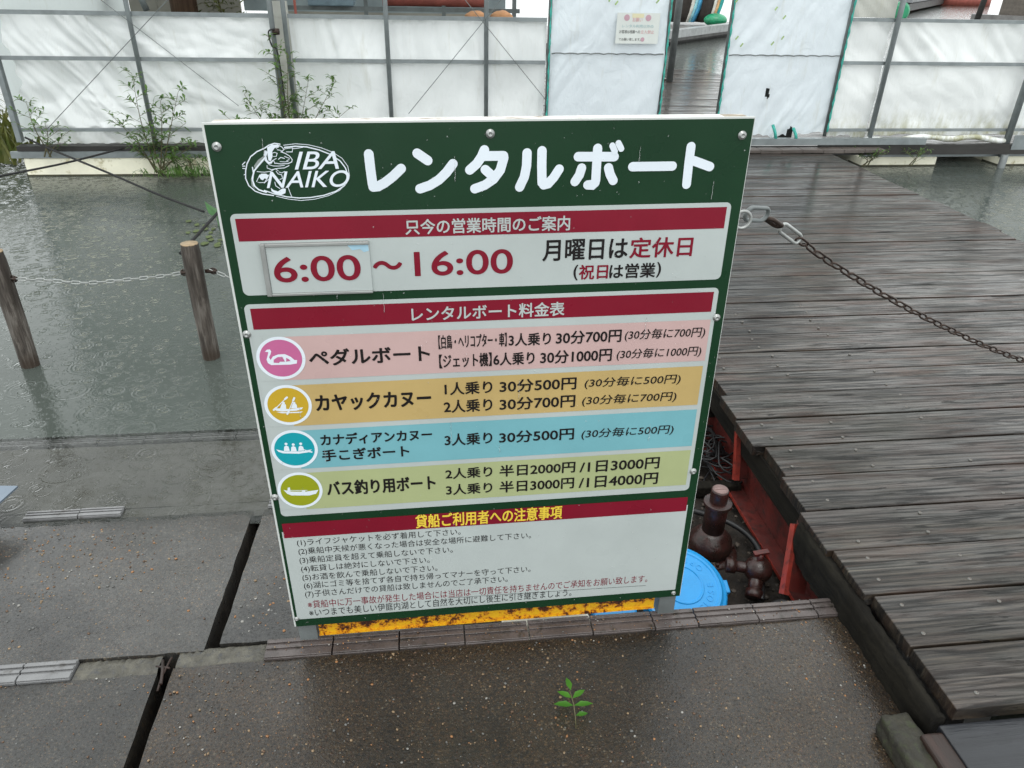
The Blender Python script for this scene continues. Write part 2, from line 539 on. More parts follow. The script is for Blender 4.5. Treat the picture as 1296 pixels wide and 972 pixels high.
M['flake'] = simple("flaking white paint", (.74, .74, .71), .6, 0, .1, 20, .6, 50, dirt=(.26, .2, .15), dirt_amt=.75, stretch=(.4, 2, 1))
M['steel'] = simple("galvanised steel", (.22, .245, .25), .42, .35, .2, 9, .1, 80)
M['steel_dk'] = simple("dull grey steel", (.15, .165, .165), .5, .2, .25, 9, .15, 80)
M['alu'] = simple("aluminium", (.36, .37, .36), .35, .6, .12, 10, .05, 100)
M['bright'] = simple("bright zinc", (.62, .62, .60), .25, .9, .15, 40, .1, 150)
M['zinc'] = simple("weathered zinc", (.36, .37, .36), .4, .6, .25, 40, .1, 150)
M['screw'] = simple("dull screw head", (.17, .17, .16), .4, .6, .4, 60, .2, 200, dirt=(.1, .06, .04), dirt_amt=.6)
M['dkchain'] = simple("rusty dark chain", (.04, .026, .02), .45, .5, .4, 60, .3, 200)
M['rust_yel'] = None
M['valve'] = simple("red brown pipe", (.032, .011, .009), .34, 0, .45, 22, .5, 70, dirt=(.02, .011, .008), dirt_amt=.8)
M['redbeam'] = simple("red primer steel", (.085, .012, .009), .5, 0, .35, 14, .3, 60, dirt=(.03, .01, .008), dirt_amt=.6)
M['redbright'] = simple("scuffed red steel", (.24, .028, .018), .45, 0, .3, 20, .3, 60, dirt=(.08, .015, .01), dirt_amt=.4)
M['bluelid'] = simple("blue plastic", (.02, .29, .66), .3, 0, .08, 8, .05, 60)
M['cable'] = simple("black cable", (.008, .008, .009), .5)
M['rope'] = simple("dark rope", (.012, .012, .012), .8, 0, .4, 60, .8, 240)
M['tarp'] = tarpaulin("white tarpaulin", (.84, .865, .86))
M['tarp_al'] = tarpaulin("white tarpaulin with algae", (.84, .86, .85), .9, .2)
M['door'] = tarpaulin("door tarpaulin", (.73, .79, .83), .15)
M['hole_shade'] = simple("dark hole shade", (.02, .022, .02), .8)  # near-black colour standing in for shade behind the door holes
M['tarp_gray'] = tarpaulin("dull tarpaulin", (.55, .55, .5))
M['film'] = tarpaulin("milky greenhouse film", (.74, .79, .78), 0, 0, .62)
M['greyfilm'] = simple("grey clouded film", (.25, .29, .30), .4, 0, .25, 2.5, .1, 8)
M['lace'] = simple("teal lacing", (.04, .34, .28), .6, 0, .3, 50)
M['float'] = simple("cream float", (.85, .82, .66), .6, 0, .1, 6, .15, 50, dirt=(.5, .45, .28), dirt_amt=.25)
M['slime'] = simple("waterline slime", (.05, .045, .02), .5, 0, .5, 30)
M['blackwood'] = simple("black wet plank", (.022, .02, .018), .5, 0, .5, 9, .4, 40, stretch=(.2, 1, 1))
M['brownwood'] = wood("brown wet plank", (.06, .048, .042), (.15, .125, .11), 0, .4, 30)
M['beige'] = simple("beige panel", (.30, .28, .24), .6, 0, .15, 3)
M['trunk'] = wood("brown trunk", (.05, .03, .02), (.14, .085, .055), 2, .7, 30)
M['leaf'] = leafmat("weed leaves", (.07, .15, .035), (.16, .28, .07))
M['leafdk'] = leafmat("dark weed leaves", (.03, .06, .02), (.07, .12, .03))
M['leafbr'] = leafmat("fresh seedling leaves", (.035, .15, .01), (.08, .26, .02))
M['reed'] = leafmat("reed blades", (.07, .10, .02), (.2, .2, .06))
M['stem'] = simple("weed stem", (.10, .09, .04), .6)
M['algae'] = simple("floating algae", (.075, .10, .03), .6, 0, .4, 20)
M['lotus'] = leafmat("lotus leaf", (.08, .2, .07), (.14, .3, .12))
M['stone'] = simple("mossy stone", (.022, .020, .013), .75, 0, .5, 25, .9, 90, dirt=(.03, .035, .015))
M['mortar'] = simple("broken mortar", (.075, .07, .055), .5, 0, .5, 30, .9, 120, dirt=(.05, .05, .05))
M['brown'] = simple("brown cladding", (.10, .085, .07), .6)
M['dockgrey'] = simple("grey dock boards", (.16, .155, .15), .4, 0, .3, 4)
M['hullwhite'] = simple("white hull", (.7, .68, .62), .4)
M['hullblue'] = simple("blue hull", (.08, .36, .6), .35, 0, .3, 6)
M['hullcyan'] = simple("pale cyan hull", (.3, .6, .66), .35)
M['hullorange'] = simple("orange hull", (.72, .42, .2), .4)
M['hullteal'] = simple("teal hull", (.03, .35, .33), .4)
M['hulldark'] = simple("dark boat inside", (.03, .022, .018), .7)
M['orangecloth'] = simple("orange cloth", (.55, .27, .13), .7)
M['redcloth'] = simple("faded red cloth", (.3, .08, .06), .7)
M['bamboo'] = simple("pale strip", (.42, .42, .2), .5)
M['sheet'] = simple("slate grey sheet", (.16, .2, .25), .2, .3, .1, 4, .03)
M['greenplastic'] = simple("green plastic", (.01, .22, .1), .35)
def drop_mat():
    t = NT("rain drop")
    t.set("Base Color", (1, 1, 1, 1)); t.set("Roughness", .03); t.set("IOR", 1.33); t.set("Transmission Weight", .85)
    return t.m


M['drop'] = drop_mat()
M['paper'] = simple("notice paper", (.62, .65, .62), .5, 0, .06, 6)
M['basin'] = simple("white basin", (.6, .58, .5), .4)


def rusty_yellow():
    t = NT("rusty yellow paint")
    n = t.noise(42, 8, .8)
    sep = t.n("SeparateXYZ", None, Vector=t.co())
    up = t.n("MapRange", None, Value=sep.outputs[1]); up.inputs[1].default_value = -.07; up.inputs[2].default_value = .0; up.inputs[3].default_value = -.09; up.inputs[4].default_value = .06
    big = t.ramp(t.noise(5, 3, .6), [(.35, -.06), (.65, .07)])
    k = t.math('SUBTRACT', t.math('ADD', t.math('ADD', n, up.outputs[0]), big), .035)
    c = t.ramp(k, [(.46, (.72, .40, .012)), (.53, (.62, .23, .012)), (.565, (.10, .025, .008)), (.64, (.03, .012, .008))])
    t.set("Base Color", c); t.set("Roughness", .4)
    t.set("Normal", t.bump(n, .4, .002))
    return t.m


M['rust_yel'] = rusty_yellow()


# ================================================================== SETTING
def slab(name, x0, x1, y0, y1, zf, mat, thick=.25, step=.035, amp=.0025):
    nx, ny = max(2, int((x1 - x0) / step)), max(2, int((y1 - y0) / step))
    nx, ny = min(nx, 90), min(ny, 110)
    b = MB()
    g = [[b.b.verts.new((x0 + (x1 - x0) * i / nx, y0 + (y1 - y0) * j / ny, zf(y0 + (y1 - y0) * j / ny) + amp * noise.noise(Vector((i * .37, j * .37, x0 * 9))))) for j in range(ny + 1)] for i in range(nx + 1)]
    for i in range(nx):
        for j in range(ny):
            b._f([g[i][j], g[i + 1][j], g[i + 1][j + 1], g[i][j + 1]], True)
    for i in range(nx + 1):
        for j in range(ny + 1):
            if i in (0, nx) or j in (0, ny):
                v = g[i][j]
                q = v.co * 22
                v.co.x += (.0018 if i == 0 else -.0018 if i == nx else 0) * (noise.noise(q) + .9 * noise.noise(q * 2.7))
                v.co.y += (.002 if j == 0 else -.002 if j == ny else 0) * (noise.noise(q + Vector((5, 5, 5))) + .9 * noise.noise(q * 2.7))
                v.co.z -= .0035 * max(0, noise.noise(q * 1.6) + .25)
    edge = [g[i][0] for i in range(nx + 1)] + [g[nx][j] for j in range(1, ny + 1)] + [g[i][ny] for i in range(nx - 1, -1, -1)] + [g[0][j] for j in range(ny - 1, 0, -1)]
    low = [b.b.verts.new((v.co.x, v.co.y, v.co.z - thick)) for v in edge]
    edge = [b.b.verts.new(v.co) for v in edge]
    for i in range(len(edge)):
        k = (i + 1) % len(edge)
        b._f([edge[i], low[i], low[k], edge[k]])
    o = b.build(name, mat)
    return tag(o, kind='structure')


zslope = lambda y: 0.0 if y < 1.25 else -.052 * (y - 1.25) / .57 if y < 1.82 else -.052 - .02 * (y - 1.82) / .43
tag(slab("pavement", -3.2, -.541, 1.247, 1.815, zslope, M['con_far']), "smooth wet concrete slab left of the long dark joint", "pavement")
tag(slab("pavement", -.509, -.05, 1.263, 1.815, zslope, M['con_far']), "narrow wet concrete slab between the dark joint and the sign", "pavement")
tag(slab("pavement", -3.2, -.626, -3.0, 1.19, zslope, M['con_near']), "wet pebbly concrete slab at the bottom left", "pavement")
tag(slab("pavement", -.596, .985, -3.0, 1.204, zslope, M['con_moss'], step=.04), "brown mossy pebbly concrete slab in front of the sign", "pavement")
tag(slab("pavement", -6.0, -.05, 1.86, 2.235, zslope, M['con_sub']), "concrete slab lying just under the water", "pavement")

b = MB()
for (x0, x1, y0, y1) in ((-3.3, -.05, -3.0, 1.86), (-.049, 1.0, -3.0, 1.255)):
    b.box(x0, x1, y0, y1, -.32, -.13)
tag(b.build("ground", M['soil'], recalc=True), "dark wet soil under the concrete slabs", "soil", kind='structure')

tag(slab("pavement", -9.0, -3.23, 1.247, 1.815, zslope, M['con_far']), "wet concrete slab farther left along the shore", "pavement")
tag(slab("pavement", -9.0, -3.23, -3.0, 1.19, zslope, M['con_near']), "wet pebbly concrete slab farther left on dry ground", "pavement")

# broken bed where the tiles are missing
b = MB()
def rough_strip(b, x0, x1, y0, y1, z, n=26, amp=.006, seed=0):
    rows = 5
    g = [[b.b.verts.new((x0 + (x1 - x0) * i / n, y0 + (y1 - y0) * j / rows, z + amp * noise.noise(Vector((i * .9 + seed, j * .8, 3))) + (0 if 0 < j < rows else -.012))) for j in range(rows + 1)] for i in range(n + 1)]
    for i in range(n):
        for j in range(rows):
            b._f([g[i][j], g[i + 1][j], g[i + 1][j + 1], g[i][j + 1]], True)
rough_strip(b, -.806, -.628, 1.178, 1.255, -.004)
rough_strip(b, -.592, -.40, 1.196, 1.265, -.003, seed=9)
bb = b
b = MB(); rough_strip(b, -3.2, -.05, 1.806, 1.868, -.0535, n=120, seed=3)
tag(b.build("mortar_bed", M['con_sub']), "worn grey mortar strip at the water's edge", "mortar", kind='structure')
b = bb
tag(b.build("mortar_bed", M['mortar']), "broken mortar bed where kerb tiles are missing", "mortar", kind='structure')


def tile_strip(name, x0, x1, y0, y1, z, mat, pitch=.152, sub=0):
    b = MB()
    x = x0
    w = (y1 - y0)
    while x < x1 - .01:
        xe = min(x + pitch, x1)
        dz = random.uniform(-.0012, .0012)
        b.box(x + .0015, xe - .0015, y0, y1, z - .03, z + dz)
        b.box(x + .0017, xe - .0017, y0 + .002, y0 + w * .34, z + dz + .0003, z + .0035 + dz)
        for k in range(2):
            ya = y0 + w * (.46 + .28 * k)
            b.box(x + .0017, xe - .0017, ya, ya + w * .16, z + dz + .0003, z + .004 + dz)
        x = xe
    return b.build(name, mat, bevel=.001)


tag(tile_strip("kerb", -.40, .62, 1.2045, 1.262, .004, M['tile']), "brown ribbed kerb tiles running under the sign legs", "kerb", kind='structure')
tag(tile_strip("kerb", .62, .985, 1.2045, 1.262, .004, M['tile']), "ribbed kerb tiles between the sign and the boardwalk", "kerb", kind='structure')
tag(tile_strip("kerb", -3.2, -.808, 1.192, 1.246, .004, M['tile_grey']), "grey ribbed kerb tiles at the left below the long slab", "kerb", kind='structure')
tag(tile_strip("kerb", -1.19, -.917, 1.818, 1.858, -.044, M['tile_grey']), "short row of grey ribbed kerb tiles at the water's edge", "kerb", kind='structure')
tag(tile_strip("kerb", -.50, -.38, 1.818, 1.858, -.046, M['tile_grey']), "short grey ribbed kerb tile half hidden behind the sign", "kerb", kind='structure')
tag(tile_strip("kerb", -6.0, -.05, 2.238, 2.275, -.064, M['tile_grey']), "row of kerb tiles under the shallow water", "kerb", kind='structure')

# pit behind the sign
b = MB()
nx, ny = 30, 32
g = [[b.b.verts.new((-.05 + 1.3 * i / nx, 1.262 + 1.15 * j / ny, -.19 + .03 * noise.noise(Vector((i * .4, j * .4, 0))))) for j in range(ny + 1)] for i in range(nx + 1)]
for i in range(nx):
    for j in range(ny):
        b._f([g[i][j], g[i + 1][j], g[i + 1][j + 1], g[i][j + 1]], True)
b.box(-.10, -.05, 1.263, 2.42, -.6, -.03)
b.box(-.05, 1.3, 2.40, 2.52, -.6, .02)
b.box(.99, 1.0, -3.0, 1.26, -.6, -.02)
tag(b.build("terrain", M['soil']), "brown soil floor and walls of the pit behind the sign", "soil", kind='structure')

# lake
b = MB()
WZ = -.05
for (x0, x1, y0, y1, mi) in ((-300, 300, 2.52, 600, 0), (-300, -.1, 2.272, 2.52, 0), (-300, -.1, 1.75, 2.272, 1), (1.3, 300, -30, 2.52, 0)):
    b.mi = mi
    b.quad((x0, y0, WZ), (x1, y0, WZ), (x1, y1, WZ), (x0, y1, WZ))
tag(b.build("water", [M['water'], M['shallow']], recalc=False), "grey green lake water pocked by rain rings", "water", kind='structure')
b = MB()
b.quad((-300, 2.0, -.42), (300, 2.0, -.42), (300, 600, -.42), (-300, 600, -.42))
b.quad((1.28, -30, -.42), (300, -30, -.42), (300, 2.0, -.42), (1.28, 2.0, -.42))
b.quad((-300, -30, -.42), (-3.2, -30, -.42), (-3.2, 2.0, -.42), (-300, 2.0, -.42))
tag(b.build("lakebed", M['mud']), "muddy lake bottom", "lakebed", kind='structure')

# ================================================================== BOARDWALK
DK = .10
bw = thing("boardwalk", "wet grey plank boardwalk running along the right of the sign to the tarpaulin shelter", "boardwalk", (1.0, .857, DK))
def loc_in(o, p):
    return Vector(p) - Vector(o.location)
PITCH = .157
b = MB()
ox, oy, oz = bw.location
npl = int((6.0 - .857) / PITCH) + 1
for i in range(npl):
    y0 = .857 + i * PITCH
    j = random.choice((-.014, -.006, 0, .004, .008, .02))
    x0 = 1.0 + j
    x1 = 3.33 + random.uniform(-.015, .015)
    dz = random.uniform(-.003, .002)
    gap = random.choice((.003, .004, .005, .008)) if y0 < 2.2 else random.choice((.005, .007, .010))
    segs = 12
    ya, yb = y0 + gap / 2, y0 + PITCH - gap / 2
    tl = []
    for k in range(segs + 1):
        x = x0 + (x1 - x0) * k / segs
        w1 = .0022 * noise.noise(Vector((x * 3, i * 4.1, 0))); w2 = .0022 * noise.noise(Vector((x * 3, i * 4.1, 7)))
        tl.append([b.b.verts.new((x - ox, ya + w1 - oy, dz - .034)), b.b.verts.new((x - ox, ya + w1 - oy, dz)), b.b.verts.new((x - ox, yb + w2 - oy, dz)), b.b.verts.new((x - ox, yb + w2 - oy, dz - .034))])
    for k in range(segs):
        A, B = tl[k], tl[k + 1]
        for q in range(3):
            b._f([A[q], B[q], B[q + 1], A[q + 1]])
    b._f(tl[0]); b._f(tl[-1][::-1])
po = b.build("planking", M['deck'], bw, bevel=.0025)
M['deck'].node_tree.nodes  # boards keyed to local Y
b = MB()
b.box(.012, .05, .58, 1.60, -.115, -.036)
o_ = b.build("edge_beam", M['fascia'], bw)
b = MB()
nseg = 70
prof_ = [(-.026, -.13), (-.026, -.075), (-.027, -.03), (-.021, -.018), (-.012, -.016), (.002, -.020), (.004, -.075), (.004, -.13)]
rg = []
for k in range(nseg + 1):
    y = .0 + .605 * k / nseg
    rg.append([b.b.verts.new((px_ + .006 * noise.noise(Vector((y * 30, px_ * 60, pz_ * 30))) + .004 * noise.noise(Vector((y * 90, px_ * 90, pz_ * 60))), y, pz_ + (.007 * noise.noise(Vector((y * 22, px_ * 40, 7))) + .006 * noise.noise(Vector((y * 70, 3, px_ * 50))) if pz_ > -.1 else 0))) for px_, pz_ in prof_])
for A, B in zip(rg, rg[1:]):
    for q in range(7): b._f([A[q], A[q + 1], B[q + 1], B[q]], True)
b._f(rg[0]); b._f(rg[-1])
b.build("fascia_board", M['fascia'], bw)
b = MB()
for x in (.10, .45, 1.1, 1.7, 2.25):
    b.box(x - .03, x + .03, .02, 5.1, -.13, -.0355)
b.build("joist", M['blackwood'], bw)
b = MB()
for y in (1.6, 3.4, 5.0):
    for x in (.35, 2.1):
        b = MB(); b.tube([(x, y, -.1), (x, y, -.7)], .05, 10); b.build("support_post", M['pile'], bw)
b = MB()
b.lathe([(.0048, -.004), (.0048, .0005), (.0040, .0014), (.0026, .0015), (.0024, .0005), (.0001, .0006)], 14)
screw0 = b.build("screw", M['screw'], bw)
first = True
cols = (.075, .30, .62, 1.05, 1.5)
cnt = 0
for i in range(0, 13):
    for s in (.036, PITCH - .04):
        for ci, x in enumerate(cols[:3] if i > 2 else cols[:2]):
            if cnt >= 60: continue
            if random.random() < .25: continue
            o = screw0 if first else screw0.copy()
            if not first:
                COL.objects.link(o); o.parent = bw
            first = False
            o.location = (x + random.uniform(-.018, .018), i * PITCH + s + random.uniform(-.012, .012), .0012)
            o.rotation_euler = (random.uniform(-.12, .12), random.uniform(-.12, .12), 0)
            cnt += 1

# dark new step board at the near end and the timber below it
st = thing("step_board", "smooth dark grey board lying lower than the deck at its near end", "board", (.985, .855, .07))
b = MB(); b.box(0, 2.2, -.2, -.004, -.02, .0); b.build("board", M['newboard'], st, bevel=.003)
for p in ((.20, -.055), (.31, -.155), (.72, -.06), (.80, -.15)):
    o = screw0.copy(); COL.objects.link(o); o.parent = st; o.location = (p[0], p[1], .001)
b = MB(); b.bar((.965, .84, .01), (.965, .3, .01), .05, .11)
tag(b.build("timber_beam", M['redwood'], bevel=.006), "red brown rotting timber beside the dark step board", "timber")
# mossy block
b = MB()
c = onz(1140, 945, .02)
bmesh.ops.create_icosphere(b.b, subdivisions=4, radius=1)
for v in b.b.verts:
    p = v.co
    m = max(abs(p.x), abs(p.y), abs(p.z))
    q = p / m * .6 + p * .4
    q = q * (1 + .12 * noise.noise(p * 2.3) + .05 * noise.noise(p * 9))
    v.co = Vector((q.x * .036, q.y * .075, q.z * .035))
for f in b.b.faces: f.smooth = True
tag(b.build("concrete_block", M['stone'], None, (.925, .83, .02)), "rounded mossy concrete lump at the foot of the boardwalk edge", "stone")

# ================================================================== SIGN BOARD
BL = Vector((-0.32552037, 1.24301765, -1.31671895 + CAMH))
BR = Vector((0.57442542, 1.24303081, -1.30684087 + CAMH))
TL = Vector((-0.33756862, 1.25660382, -0.22357874 + CAMH))
ex = (BR - BL).normalized(); ey = (TL - BL); ey = (ey - ex * ey.dot(ex)).normalized(); ez = ex.cross(ey)
BW, BH = .9, 1.0933
sm = Matrix(((ex.x, ey.x, ez.x, BL.x), (ex.y, ey.y, ez.y, BL.y), (ex.z, ey.z, ez.z, BL.z), (0, 0, 0, 1)))
sign = thing("sign_board", "big dark green boat rental price sign in Japanese standing on two steel legs", "sign", mat4=sm)


def BP(u, v):
    r = ray(u, v)
    t = (BL - Vector((0, 0, CAMH))).dot(ez) / r.dot(ez)
    p = Vector((0, 0, CAMH)) + r * t - BL
    return (p.dot(ex), p.dot(ey))


b = MB(); b.box(-.004, BW + .0012, 0, BH + .003, -.004, -.0005); b.build("backing_sheet", M['whiteedge'], sign)
b = MB(); b.box(.006, BW - .004, .004, BH + .0005, -.046, -.0045)
b.build("plywood_core", M['core'], sign)
b = MB(); b.box(-.0, BW, 0.0, BH, -.0003, .0002); b.build("green_face", M['green'], sign)
# rails under the flaking white top
b = MB(); b.box(.10, BW - .05, BH - .0005, BH + .0022, -.036, -.0045); b.build("top_strip", M['flake'], sign)


def rect(c4):
    p = [BP(*c) for c in c4]       # TL TR BR BL
    x0 = (p[0][0] + p[3][0]) / 2; x1 = (p[1][0] + p[2][0]) / 2
    y1 = (p[0][1] + p[1][1]) / 2; y0 = (p[2][1] + p[3][1]) / 2
    return x0, x1, y0, y1


def rrect(b, x0, x1, y0, y1, r, z):
    pts = []
    for cx, cy, a0 in ((x1 - r, y1 - r, 0), (x0 + r, y1 - r, 90), (x0 + r, y0 + r, 180), (x1 - r, y0 + r, 270)):
        for k in range(7):
            a = rad(a0 + 15 * k)
            pts.append((cx + r * math.cos(a), cy + r * math.sin(a)))
    return b.poly(pts, z)


def printed(name, c4, mat, parent, z, r=0):
    x0, x1, y0, y1 = rect(c4)
    b = MB()
    if r: rrect(b, x0, x1, y0, y1, r, z)
    else: b.poly([(x0, y0), (x1, y0), (x1, y1), (x0, y1)], z)
    return b.build(name, mat, parent)


def text(body, a, c, hpx, mat, parent, bold=.0, shear=0.0, z=.0016, name="lettering", offset=0.0, ysh=0):
    """flat lettering fitted between two surveyed points on the board's face"""
    cu = bpy.data.curves.new("lettering", 'FONT')
    cu.body = body; cu.size = 1; cu.resolution_u = 3 if len(body) > 6 else 8; cu.shear = shear; cu.offset = offset
    o = bpy.data.objects.new("lettering", cu)
    COL.objects.link(o)
    dg = bpy.context.evaluated_depsgraph_get()
    me = bpy.data.meshes.new_from_object(o.evaluated_get(dg))
    bpy.data.objects.remove(o); bpy.data.curves.remove(cu)
    x0, y0 = BP(*a); x1, y1 = BP(*c)
    um, vm = (a[0] + c[0]) / 2, (a[1] + c[1]) / 2
    hh = BP(um, vm - hpx / 2)[1] - BP(um, vm + hpx / 2)[1]
    yc = (y0 + y1) / 2
    xs = [v.co.x for v in me.vertices]; ys = [v.co.y for v in me.vertices]
    sx = (x1 - x0) / (max(xs) - min(xs)); sy = hh / (max(ys) - min(ys))
    mx, my = min(xs), (min(ys) + max(ys)) / 2
    bm = bmesh.new()
    offs = [(0, 0)]
    if bold:
        w = bold * hh
        offs += [(w, 0), (-w, 0), (0, w), (0, -w), (w * .7, w * .7), (-w * .7, -w * .7), (w * .7, -w * .7), (-w * .7, w * .7)]
    polys = [list(p.vertices) for p in me.polygons]
    for k, (dx, dy) in enumerate(offs):
        vs = [bm.verts.new((x0 + (v.co.x - mx) * sx + dx, yc + (v.co.y - my) * sy + dy, z + k * .00003)) for v in me.vertices]
        for p in polys:
            try: bm.faces.new([vs[i] for i in p])
            except ValueError: pass
    bmesh.ops.recalc_face_normals(bm, faces=bm.faces)
    for f in bm.faces:
        if f.normal.z < 0: f.normal_flip()
    m2 = bpy.data.meshes.new(name); bm.to_mesh(m2); bm.free()
    return link_mesh(name, m2, mat, parent)


Z1, Z2, Z3, Z4 = .0008, .0012, .0017, .0022
# ---- title in round strokes
C2 = lambda x, y: (430 + x / 2.857, y / 2.857)
C3 = lambda x, y: (605 + x / 3.703, 140 + y / 3.703)
title = [[C2(*p) for p in q] for q in (
    [(105, 557), (111, 610), (119, 668)], [(121, 676), (138, 674), (162, 661), (192, 638), (222, 609)],
    [(280, 554), (318, 580)], [(290, 682), (325, 670), (358, 650), (385, 624), (409, 592)],
    [(523, 542), (512, 567), (495, 592), (470, 614)], [(520, 564), (592, 563)], [(593, 570), (580, 615), (556, 647), (524, 669), (488, 682)], [(526, 613), (556, 640)],
    [(677, 553), (675, 600), (667, 640), (650, 676)], [(731, 545), (730, 600), (731, 660)], [(737, 668), (752, 664), (772, 643), (793, 611)],
    [(862, 566), (992, 566)], [(932, 536), (928, 600), (925, 652)], [(923, 660), (914, 668), (896, 668)], [(874, 607), (866, 632), (850, 656)], [(971, 606), (977, 630), (988, 652)],
    [(1058, 602), (1202, 600)])]
dak = [[C2(*p) for p in q] for q in ([(985, 526), (994, 547)], [(1007, 517), (1017, 537)])]
to = [[C3(*p) for p in q] for q in ([(997, 168), (986, 250), (976, 345)], [(1003, 232), (1040, 245), (1085, 262)])]
b = MB()
k = 0
for q in title + to:
    pts = [BP(*p) for p in q]
    b.strip(pts, .0158, Z1 + .00004 * k); k += 1
for q in dak:
    b.strip([BP(*p) for p in q], .0105, Z1 + .00004 * k); k += 1
b.build("title_lettering", M['inkwhite'], sign)

# ---- emblem
LG = lambda x, y: BP(300 + x / 8.64, 170 + y / 8.64)
em = MB()
k = 0
def es(pts, w):
    global k
    em.strip([LG(*p) for p in pts], w, Z1 + .00003 * k); k += 1
def ep(pts):
    global k
    em.poly([LG(*p) for p in pts], Z1 + .00003 * k); k += 1
es([(510, 118), (640, 102), (780, 113), (920, 146), (1050, 196), (1150, 262), (1212, 350), (1230, 450), (1200, 532), (1120, 612), (1000, 670), (850, 708), (700, 722), (560, 706), (430, 676)], 0.00094)
es([(520, 142), (640, 129), (760, 136), (900, 170), (1030, 222), (1130, 292), (1185, 365), (1205, 420)], 0.00187)
es([(1180, 556), (1080, 622), (950, 666), (800, 690), (680, 695), (540, 681), (420, 654), (300, 612)], 0.00173)
es([(470, 106), (410, 97), (350, 117), (300, 152), (220, 187), (150, 242), (110, 320), (95, 400), (95, 480), (130, 560), (200, 620), (280, 650), (400, 668)], 0.00173)
es([(300, 260), (250, 320), (190, 395), (166, 480), (188, 560), (240, 605), (320, 632)], 0.00230)
es([(170, 360), (180, 420), (172, 500), (196, 565)], 0.00187)
ep([(322, 175), (300, 235), (318, 290), (345, 318), (372, 308), (380, 292), (352, 300), (332, 282), (322, 240), (335, 195)])
es([(395, 128), (430, 120), (455, 138), (430, 150)], .0010)
es([(440, 168), (475, 172), (500, 190)], .0010)
es([(520, 240), (550, 252), (575, 262)], .0010)
es([(470, 296), (520, 300), (560, 296)], .0009)
es([(350, 330), (400, 345), (460, 345), (520, 338)], .0010)
es([(460, 410), (490, 420), (520, 405)], .0010)
ep([(330, 142), (380, 112), (445, 110), (470, 128), (410, 150), (385, 190), (390, 240), (372, 290), (345, 285), (335, 220)])
es([(310, 180), (300, 230), (312, 285), (345, 318), (375, 312), (390, 285)], 0.00187)
es([(440, 112), (490, 135), (515, 165), (490, 185)], 0.00115)
es([(385, 205), (410, 195), (440, 205), (430, 240), (400, 240)], 0.00094)
es([(480, 190), (525, 205), (575, 235), (605, 275), (600, 300), (560, 318), (480, 322), (415, 312)], 0.00122)
es([(455, 270), (480, 250), (520, 262)], 0.00115)
es([(545, 285), (572, 275)], 0.00094)
es([(415, 318), (400, 280), (430, 262)], 0.00101)
es([(570, 340), (520, 365), (450, 370), (380, 385), (330, 365), (330, 340)], 0.00115)
es([(510, 160), (560, 150), (610, 146), (605, 190), (540, 190)], 0.00094)
es([(610, 155), (660, 150), (720, 140)], 0.00094)
es([(220, 405), (300, 412), (370, 402), (420, 372), (450, 395)], 0.00101)
ep([(240, 460), (265, 428), (320, 428), (350, 450), (330, 485), (300, 480), (285, 500), (262, 490)])
es([(250, 440), (215, 515), (250, 526), (310, 522), (345, 490)], 0.00101)
es([(300, 530), (330, 480), (352, 440)], 0.00101)
es([(430, 400), (450, 430), (490, 440), (500, 480), (470, 490)], 0.00108)
es([(415, 520), (425, 560), (470, 590)], 0.00115)
ep([(372, 582), (400, 606), (450, 622), (480, 600), (500, 588), (536, 592), (530, 640), (480, 664), (420, 648), (380, 620)])
es([(560, 575), (580, 630), (604, 690)], 0.00101)
for p in ([(60, 330), (90, 300)], [(62, 345), (88, 345)], [(66, 370), (90, 372)], [(80, 440), (92, 436)]): es(p, .0013)
em.build("emblem", M['inkwhite'], sign)
g_ = MB(); g_.poly([LG(*p) for p in [(185, 345), (230, 280), (292, 235), (300, 285), (250, 340), (205, 385)]], Z1 - .0002); g_.poly([LG(*p) for p in [(150, 480), (165, 500), (185, 570), (200, 600), (160, 560)]], Z1 - .00017)
g_.build("emblem_shading", M['inkgrey'], sign)
def logo_text(body, x0, x1, y0, y1):
    a = (300 + x0 / 8.64, 170 + (y0 + y1) / 2 / 8.64); c = (300 + x1 / 8.64, 170 + (y0 + y1) / 2 / 8.64)
    t_ = text(body, a, c, (y1 - y0) / 8.64, M['inkwhite'], sign, bold=.010, shear=.32, z=Z2, name="emblem_lettering")
logo_text("IBA", 622, 1105, 187, 378)
logo_text("NAIKO", 315, 1232, 400, 578)

# ---- hours panel
hp = printed("hours_panel", [(291.5, 271), (925, 255.6), (912.5, 353), (307.6, 374.4)], M['white'], sign, Z1, .010)
printed("header_band", [(298, 276.4), (920, 262), (915.6, 289.3), (302, 305)], M['maroon'], hp, Z2)
text("只今の営業時間のご案内", (513, 286.5), (721, 282.5), 18.5, M['white'], hp, .02, z=Z3)
text("～", (473, 336), (508, 335), 9.5, M['maroon'], hp, .12, z=Z2)
text("16:00", (525, 333.5), (648.5, 330.8), 30, M['maroon'], hp, .022, z=Z2)
text("月曜日は", (687, 316.8), (794, 314.2), 26, M['ink'], hp, .022, z=Z2)
text("定休日", (797.5, 313.6), (876, 311.6), 25, M['maroon'], hp, .022, z=Z2)
text("(", (726, 345), (731, 344.6), 19, M['ink'], hp, .02, z=Z2)
text("祝日", (733, 344.3), (769, 343.4), 18, M['maroon'], hp, .024, z=Z2)
text("は営業", (771.5, 343.2), (829, 341.6), 18, M['ink'], hp, .024, z=Z2)
text(")", (831, 341.5), (836, 341), 19, M['ink'], hp, .02, z=Z2)

